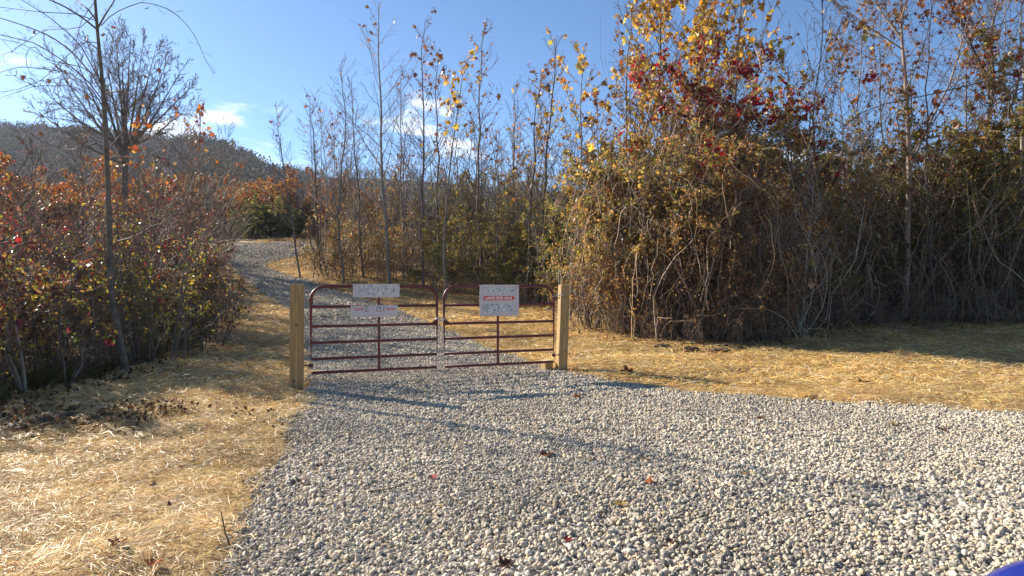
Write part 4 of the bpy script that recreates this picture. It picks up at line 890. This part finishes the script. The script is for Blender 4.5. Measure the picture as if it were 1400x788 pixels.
# land for sale sign
sr, uc = sign_root('land_for_sale_sign', 681, 411, 'square white land for sale sign with a red arrow hung on the right gate')
w0, w1 = u_at(654.5)-uc, u_at(708)-uc; zt, zb = z_at(681, 389.5)-sr.location.z, z_at(681, 432)-sr.location.z; W_ = w1-w0; H_ = zt-zb
plate('panel', w0, w1, zb, zt, o_, .004, M_sign, sr)
strokes('red_rule', [[(w0+W_*.06, zb+H_*.06), (w1-W_*.06, zb+H_*.06), (w1-W_*.06, zt-H_*.09), (w0+W_*.06, zt-H_*.09), (w0+W_*.06, zb+H_*.06)]], M_pink, sr, q, .0022)
speck('mottled_print', w0+W_*.14, w1-W_*.1, zb+H_*.69, zt-H_*.10, o_-.0065, M_mottle, sr, 2)
speck('mottled_print', w0+W_*.08, w1-W_*.08, zb+H_*.08, zb+H_*.42, o_-.0065, M_mottle, sr, 3)
bm = bmesh.new(); za, zbb = zb+H_*.50, zb+H_*.635; zm_ = (za+zbb)/2; xa, xb, xc = w0+W_*.10, w0+W_*.82, w0+W_*.905
vs = [bm.verts.new((a, o_-.0065, b)) for a, b in ((xa, za), (xb, za), (xb, za-.012), (xc, zm_), (xb, zbb+.012), (xb, zbb), (xa, zbb))]; bm.faces.new(vs)
me = bpy.data.meshes.new('red_arrow'); bm.to_mesh(me); bm.free(); ar = link('red_arrow', me, M_red, sr)
tx = text('white_lettering', 'LAND FOR SALE', (xa+xb)/2+.012, zm_, .060, M_white, ar, o_-.0085, width=(xb-xa)*.94, bold=.0012)
for k in (w0+.03, w1-.03): strokes('tie', [[(k, zt-.05), (k, zt+.006)]], M_black, sr, o_-.006, .0025)

# ------------------------------------------------------------------ fallen leaves and twigs
fl = [ (411, 663, .085, 'dk', 'dark curled leaf on the gravel near the straw edge, lower left of the pair'), (437, 642, .06, 'dk', 'dark curled leaf on the gravel near the straw edge, upper right of the pair'),
 (789, 547, .10, 'rd', 'brown leaf on the gravel below the right gate post'), (748, 626, .11, 'rd', 'curled rust leaf in the middle of the gravel'), (888, 668, .08, 'or', 'red brown leaf on the gravel below the long thin shadow'),
 (848, 698, .07, 'yl', 'yellow leaf on edge in the lower gravel'), (1222, 584, .09, 'tn', 'tan leaf on the right hand gravel'), (1110, 549, .14, 'dk', 'dark leaf at the border of gravel and right straw'),
 (1183, 531, .17, 'dk', 'large dark leaf lying on the right straw'), (858, 514, .20, 'rd', 'large reddish leaf on the straw right of the right post'), (776, 748, .045, 'rr', 'tiny red leaf near the bottom of the gravel'),
 (692, 785, .07, 'dk', 'dark red leaf cut by the bottom edge of the photo'), (599, 590, .05, 'or', 'small orange leaf on gravel below the shadow of the left post'), (592, 659, .055, 'rr', 'small red leaf in the left middle of the gravel'),
 (883, 633, .08, 'tn', 'small tan leaf on the thin shadow line right of centre'), (1040, 577, .07, 'rd', 'small rust leaf on the gravel near the right straw'), (209, 668, .06, 'dk', 'dark leaf on the left straw, above the other straw leaves'),
 (157, 717, .06, 'dk', 'dark folded leaf on the left straw above the bottom corner'), (230, 697, .05, 'dk', 'small dark leaf on the left straw beside the upright twig'), (160, 764, .08, 'rd', 'brown leaf near the bottom of the left straw'),
 (210, 784, .07, 'or', 'orange brown leaf at the bottom edge of the left straw'), (371, 569, .09, 'dk', 'dark leaf on the straw left below the left post'), (1015, 513, .13, 'rd', 'rust leaf on the right straw left of the large dark one'),
 (918, 750, .05, 'dk', 'small dark leaf in the lower right gravel'), (1290, 592, .07, 'dk', 'small dark leaf on the far right gravel'), (1020, 655, .05, 'tn', 'small tan leaf on the right hand gravel below the shadow end')]
FC = {'dk': [(.09, .04, .025)], 'rd': [(.24, .09, .04)], 'or': [(.42, .14, .04)], 'yl': [(.50, .32, .06)], 'tn': [(.42, .30, .15)], 'rr': [(.38, .03, .025)]}
for i, (px, py, s, c, lab) in enumerate(fl):
    x, y = unproj(px, py); r = np.random.default_rng(600+i)
    root_z = h1(x, y) + .03
    # a cupped, lobed blade made of a fan of facets round the midrib
    m = 18; g = Geo(); th = np.linspace(0, 2*PI, m, endpoint=False)
    rad = s*.6*(.62 + .38*np.abs(np.cos(2.5*th)) )*(1 + .12*r.normal(size=m)); curl = r.uniform(.5, .95)
    bx = rad*np.cos(th); by = rad*np.sin(th); bz = curl*(by**2)/(s*.6) + .3*curl*bx**2/s + r.normal(0, .05*s, m)
    a = r.uniform(0, 6.28); ca, sa = math.cos(a), math.sin(a)
    V = [(0, 0, 0)] + [(ca*u-sa*v, sa*u+ca*v, w) for u, v, w in zip(bx*.5, by*.5, bz*.4)] + [(ca*u-sa*v, sa*u+ca*v, w) for u, v, w in zip(bx, by, bz)]
    fc = []; sz = []
    for k in range(m):
        k2 = (k+1) % m; fc += [0, 1+k, 1+k2]; sz.append(3); fc += [1+k, 1+m+k, 1+m+k2, 1+k2]; sz.append(4)
    # petiole
    g.add(np.array(V), fc, sz, pal(r, len(sz), FC[c], [1], .1))
    tubes(g, np.array([(0, 0, 0), (ca*s*.5, sa*s*.5, .01), (ca*s*.95, sa*s*.95, .03*r.random())]), np.array([.0015, .0012, .001]), 4, FC[c][0])
    o = g.build('fallen_leaf', M_litter, None, True); o.location = (x, y, root_z-.012)
    tag(o, lab, 'leaf', 'fallen leaves on gravel and straw')
def twig(pts, r0, label):
    P = np.array([tuple(p) for p in pts]); g = Geo(); o0 = P[0].copy(); P = P-o0
    u = np.linspace(0, len(P)-1, 9); Q = np.stack([np.interp(u, np.arange(len(P)), P[:, i]) for i in range(3)], -1) + rng.normal(0, .0015, (9, 3))
    tubes(g, Q, np.linspace(r0, r0*.5, 9), 6, (.10, .065, .04)); e = Q[5] + np.array([.02, 0, .04]); tubes(g, np.stack([Q[5], (Q[5]+e)/2 + .003, e]), np.array([r0*.5, r0*.4, r0*.25]), 5, (.10, .065, .04))
    o = g.build('twig', M_twig, None, True); o.location = o0; return tag(o, label, 'twig')
tx_, ty_ = unproj(317, 752)
b0 = Vector((tx_, ty_, h1(tx_, ty_)-.02)); tp_ = at(301, 700, ty_+.03)
twig([b0, (b0*.55+tp_*.45) + Vector((-.012, 0, 0)), tp_], .0055, 'dark twig sticking up out of the left straw beside the gravel')
a_ = unproj(503, 680); b_ = unproj(533, 676); c_ = unproj(560, 668)
twig([Vector((p[0], p[1], h1(*p)+.03)) for p in (a_, b_, c_)], .005, 'thin pale brown twig lying on the lower left gravel')

# dark soil clods at the left and along the thicket edge
cl_pts = [(60, 582, .16), (25, 590, .13), (95, 575, .14), (120, 588, .09), (45, 603, .09), (905, 478, .22), (945, 482, .2), (985, 484, .22), (1010, 480, .18), (865, 462, .2), (1060, 468, .18)]
for i, (px, py, s) in enumerate(cl_pts):
    x, y = unproj(px, py); r = np.random.default_rng(700+i); V0, F0 = ico(3)
    d = 1 + .5*(vnoise(V0[:, 0]*3+V0[:, 2]*2, V0[:, 1]*3+i*9, .8, 90+i)-.5) + .35*(vnoise(V0[:, 0]+V0[:, 2], V0[:, 1]-V0[:, 2]*2, .25, 95+i)-.5)
    V = V0*d[:, None]*np.array([s, s*.8, s*.38]); g = Geo()
    g.add(V, F0, np.full(len(F0), 3), pal(r, len(F0), [(.10, .06, .035), (.07, .042, .026)], [1, 1], .2))
    o = g.build('soil_clod', M_litter, None); o.location = (x, y, h1(x, y)+.01)
    tag(o, ('dark lump of turned soil in the shaded straw at the far left' if i < 5 else 'dark lump of turned soil along the foot of the right thicket'), 'soil clod', 'dark soil lumps at the far left' if i < 5 else 'dark soil lumps by the thicket')

# ------------------------------------------------------------------ blue car whose front corner shows at the lower right
M_blue = mat_plain('blue_paint', (.006, .018, .20), .4, spec=.5, coat=.3)
M_tyre = mat_plain('tyre_rubber', (.02, .02, .02), .85); M_rim = mat_plain('alloy', (.5, .5, .52), .35, metal=.9); M_glass = mat_plain('dark_glass', (.015, .02, .022), .08, spec=.8)
M_lamp = mat_plain('headlight_glass', (.7, .72, .75), .1, spec=.9); M_trim = mat_plain('black_trim', (.02, .02, .022), .5)
def car():
    root = empty('parked_car', (1.70, 1.515, 0), .0, 'blue car whose rounded front corner pokes in at the bottom right of the gravel', 'car')
    # body cross-sections along -y (nose at 0)
    ST = [(0.0, .55, .42, .84), (.06, .72, .30, .92), (.2, .83, .24, .98), (.5, .88, .22, 1.03), (1.0, .90, .22, 1.06), (1.5, .91, .22, 1.08), (2.6, .92, .22, 1.08), (3.6, .91, .22, 1.08), (4.15, .86, .26, 1.04), (4.4, .74, .38, .94), (4.45, .6, .5, .84)]
    g = Geo(); n = 28; rings = []
    for (yy, w, z0, z1) in ST:
        th = np.linspace(0, 2*PI, n, endpoint=False); c, s = np.cos(th), np.sin(th); e = .42
        x = w*np.sign(c)*np.abs(c)**e; z = (z0+z1)/2 + (z1-z0)/2*np.sign(s)*np.abs(s)**(e*.9)
        rings.append(np.stack([x, np.full(n, -yy), z], -1))
    V = np.concatenate(rings); K = len(rings); q = []
    for k in range(K-1):
        for j in range(n): q.append((k*n+j, k*n+(j+1) % n, (k+1)*n+(j+1) % n, (k+1)*n+j))
    g.add(V, np.array(q), np.full(len(q), 4)); g.F.append(np.arange(n)); g.S.append(np.array([n])); g.C.append(np.ones((1, 3))); g.F.append((np.arange(n)+(K-1)*n)[::-1]); g.S.append(np.array([n])); g.C.append(np.ones((1, 3)))
    b = g.build('body', M_blue, root, True, col=False); md = b.modifiers.new('s', 'SUBSURF'); md.levels = md.render_levels = 2
    cab = [(1.15, .72, .98), (1.95, .62, 1.42), (2.4, .62, 1.47), (3.2, .60, 1.42), (4.0, .70, 1.0)]
    g = Geo(); Vv = []
    for (yy, w, z) in cab: Vv += [(-w-.1, -yy, .95), (-w, -yy, z), (w, -yy, z), (w+.1, -yy, .95)]
    qq = []
    for k in range(4): qq += [(k*4, k*4+1, k*4+5, k*4+4), (k*4+1, k*4+2, k*4+6, k*4+5), (k*4+2, k*4+3, k*4+7, k*4+6)]
    g.add(np.array(Vv), np.array(qq), np.full(len(qq), 4)); cb = g.build('windows', M_glass, root, False, col=False)
    g = Geo(); rv = [(-.63, -1.93, 1.425), (.63, -1.93, 1.425), (.63, -2.4, 1.478), (-.63, -2.4, 1.478), (.61, -3.22, 1.428), (-.61, -3.22, 1.428)]
    rv2 = [(a, b_, c+.03) for a, b_, c in rv]; g.add(np.array(rv+rv2), np.array([6, 7, 8, 9, 9, 8, 10, 11, 0, 1, 7, 6, 5, 4, 10, 11, 0, 3, 9, 6, 3, 5, 11, 9, 1, 2, 8, 7, 2, 4, 10, 8]), np.full(8, 4)); g.build('roof', M_blue, root, False, col=False)
    for sx in (-1, 1):
        for yy in (-.85, -3.55):
            bm = bmesh.new(); bmesh.ops.create_cone(bm, cap_ends=True, segments=32, radius1=.33, radius2=.33, depth=.22, matrix=Matrix.Translation((sx*.86, yy, .33)) @ Matrix.Rotation(PI/2, 4, 'Y')); bmesh.ops.bevel(bm, geom=[e for e in bm.edges if len(e.link_faces) == 2 and max(len(f.verts) for f in e.link_faces) > 4], offset=.035, segments=3, affect='EDGES')
            me = bpy.data.meshes.new('tyre'); bm.to_mesh(me); bm.free(); w = link('tyre', me, M_tyre, root)
            bm = bmesh.new(); bmesh.ops.create_cone(bm, cap_ends=True, segments=24, radius1=.21, radius2=.19, depth=.02, matrix=Matrix.Translation((sx*.975, yy, .33)) @ Matrix.Rotation(sx*PI/2, 4, 'Y'))
            for k in range(5): bmesh.ops.create_cube(bm, size=1, matrix=Matrix.Translation((sx*.985, yy, .33)) @ Matrix.Rotation(k*2*PI/5, 4, 'X') @ Matrix.Translation((0, 0, .1)) @ Matrix.Diagonal((.015, .035, .19, 1)))
            me = bpy.data.meshes.new('rim'); bm.to_mesh(me); bm.free(); link('rim', me, M_rim, w)
        bm = bmesh.new(); bmesh.ops.create_uvsphere(bm, u_segments=20, v_segments=10, radius=1, matrix=Matrix.Translation((sx*.66, -.07, .66)) @ Matrix.Rotation(sx*-.5, 4, 'Z') @ Matrix.Diagonal((.17, .07, .065, 1)))
        me = bpy.data.meshes.new('headlight'); bm.to_mesh(me); bm.free(); link('headlight', me, M_lamp, root)
        bm = bmesh.new(); bmesh.ops.create_uvsphere(bm, u_segments=16, v_segments=8, radius=1, matrix=Matrix.Translation((sx*1.0, -1.5, 1.07)) @ Matrix.Diagonal((.11, .05, .07, 1)))
        me = bpy.data.meshes.new('wing_mirror'); bm.to_mesh(me); bm.free(); link('wing_mirror', me, M_blue, root)
    bm = bmesh.new(); bmesh.ops.create_cube(bm, size=1, matrix=Matrix.Translation((0, .0, .55)) @ Matrix.Diagonal((.8, .05, .14, 1))); bmesh.ops.bevel(bm, geom=bm.edges[:], offset=.015, segments=2, affect='EDGES')
    me = bpy.data.meshes.new('grille'); bm.to_mesh(me); bm.free(); link('grille', me, M_trim, root)
    return root
car()

# ------------------------------------------------------------------ air, sky, sun, camera
HAZE = .00022
if HAZE:
    bm = bmesh.new(); bmesh.ops.create_cube(bm, size=1, matrix=Matrix.Translation((0, 300, 55)) @ Matrix.Diagonal((2900, 2400, 124, 1)))
    m, nt, out = newmat('air'); v = nt.nodes.new('ShaderNodeVolumePrincipled'); v.inputs['Color'].default_value = (.72, .82, 1, 1); v.inputs['Density'].default_value = HAZE; v.inputs['Anisotropy'].default_value = .3
    L(nt, v.outputs[0], out.inputs['Volume'])
    me = bpy.data.meshes.new('haze'); bm.to_mesh(me); bm.free(); tag(link('haze', me, m), 'thin blue haze in the air over the distant ridge', 'haze', kind='stuff')
sx, sy = -.845, .535
EL = math.radians(27.5)
to_sun = Vector((sx*math.cos(EL), sy*math.cos(EL), math.sin(EL))).normalized()
sun = bpy.data.lights.new('sun', 'SUN'); sun.energy = 5.0; sun.angle = math.radians(.53); sun.color = (1, .93, .82)
so = bpy.data.objects.new('sun', sun); COL.objects.link(so); so.rotation_euler = to_sun.to_track_quat('Z', 'Y').to_euler()
w = bpy.data.worlds.new('World'); SC.world = w; w.use_nodes = True; nt = w.node_tree; nt.nodes.clear()
out = nt.nodes.new('ShaderNodeOutputWorld'); bg = nt.nodes.new('ShaderNodeBackground'); bg.inputs['Strength'].default_value = .085
sky = nt.nodes.new('ShaderNodeTexSky'); sky.sky_type = 'NISHITA'; sky.sun_disc = False; sky.sun_elevation = EL; sky.sun_rotation = math.atan2(sx, sy); sky.air_density = .72; sky.dust_density = .8; sky.ozone_density = 3.6; sky.altitude = 1300
# cumulus low over the ridge
tc = nt.nodes.new('ShaderNodeTexCoord'); sep = nt.nodes.new('ShaderNodeSeparateXYZ'); L(nt, tc.outputs['Generated'], sep.inputs[0])
mp = nt.nodes.new('ShaderNodeMapping'); mp.inputs['Scale'].default_value = (1, 1, 3.2); mp.inputs['Location'].default_value = (.2, 1.2, 3.5); L(nt, tc.outputs['Generated'], mp.inputs[0])
no = nt.nodes.new('ShaderNodeTexNoise'); no.inputs['Scale'].default_value = 6.5; no.inputs['Detail'].default_value = 9; no.inputs['Roughness'].default_value = .56; L(nt, mp.outputs[0], no.inputs['Vector'])
band = nt.nodes.new('ShaderNodeValToRGB'); e = band.color_ramp.elements; e[0].position = .0; e[0].color = (1, 1, 1, 1); e[1].position = 1; e[1].color = (0, 0, 0, 1)
for p_, v_ in ((.14, 1.0), (.21, .97), (.24, .93), (.275, .83), (.33, .5)): x_ = e.new(p_); x_.color = (v_, v_, v_, 1)
L(nt, sep.outputs[2], band.inputs[0])
mul = nt.nodes.new('ShaderNodeMath'); mul.operation = 'MULTIPLY'; L(nt, no.outputs['Fac'], mul.inputs[0]); L(nt, band.outputs[0], mul.inputs[1])
az = nt.nodes.new('ShaderNodeMapRange'); az.inputs['From Min'].default_value = 0; az.inputs['From Max'].default_value = .4; az.inputs['To Min'].default_value = 1; az.inputs['To Max'].default_value = .86; L(nt, sep.outputs[0], az.inputs['Value'])
mul2 = nt.nodes.new('ShaderNodeMath'); mul2.operation = 'MULTIPLY'; L(nt, mul.outputs[0], mul2.inputs[0]); L(nt, az.outputs[0], mul2.inputs[1]); mul = mul2
tn = nt.nodes.new('ShaderNodeMixRGB'); tn.blend_type = 'MULTIPLY'; tn.inputs['Fac'].default_value = 1; tn.inputs['Color2'].default_value = (.86, 1.02, 1.05, 1); L(nt, sky.outputs[0], tn.inputs['Color1'])
mr = nt.nodes.new('ShaderNodeMapRange'); mr.interpolation_type = 'SMOOTHSTEP'; mr.inputs['From Min'].default_value = .50; mr.inputs['From Max'].default_value = .66; mr.inputs['To Max'].default_value = .85; L(nt, mul.outputs[0], mr.inputs['Value'])
mx = nt.nodes.new('ShaderNodeMixRGB'); mx.inputs['Color2'].default_value = (8.0, 8.1, 8.3, 1); L(nt, mr.outputs[0], mx.inputs['Fac']); L(nt, tn.outputs[0], mx.inputs['Color1']); L(nt, mx.outputs[0], bg.inputs['Color']); L(nt, bg.outputs[0], out.inputs['Surface'])

cam = bpy.data.cameras.new('camera'); cam.sensor_width = 36; cam.lens = F/1400*36; cam.clip_start = .05; cam.clip_end = 6000; cam.shift_y = 0
co = bpy.data.objects.new('camera', cam); COL.objects.link(co); co.location = (0, 0, EYE); co.rotation_euler = (PI/2 - math.atan((CY-HY)/F), 0, 0); SC.camera = co
SC.view_settings.view_transform = 'Standard'; SC.view_settings.look = 'None'; SC.view_settings.gamma = 1; SC.view_settings.exposure = 1.22
SC.cycles.max_bounces = 6; SC.cycles.transparent_max_bounces = 4; SC.cycles.volume_bounces = 0
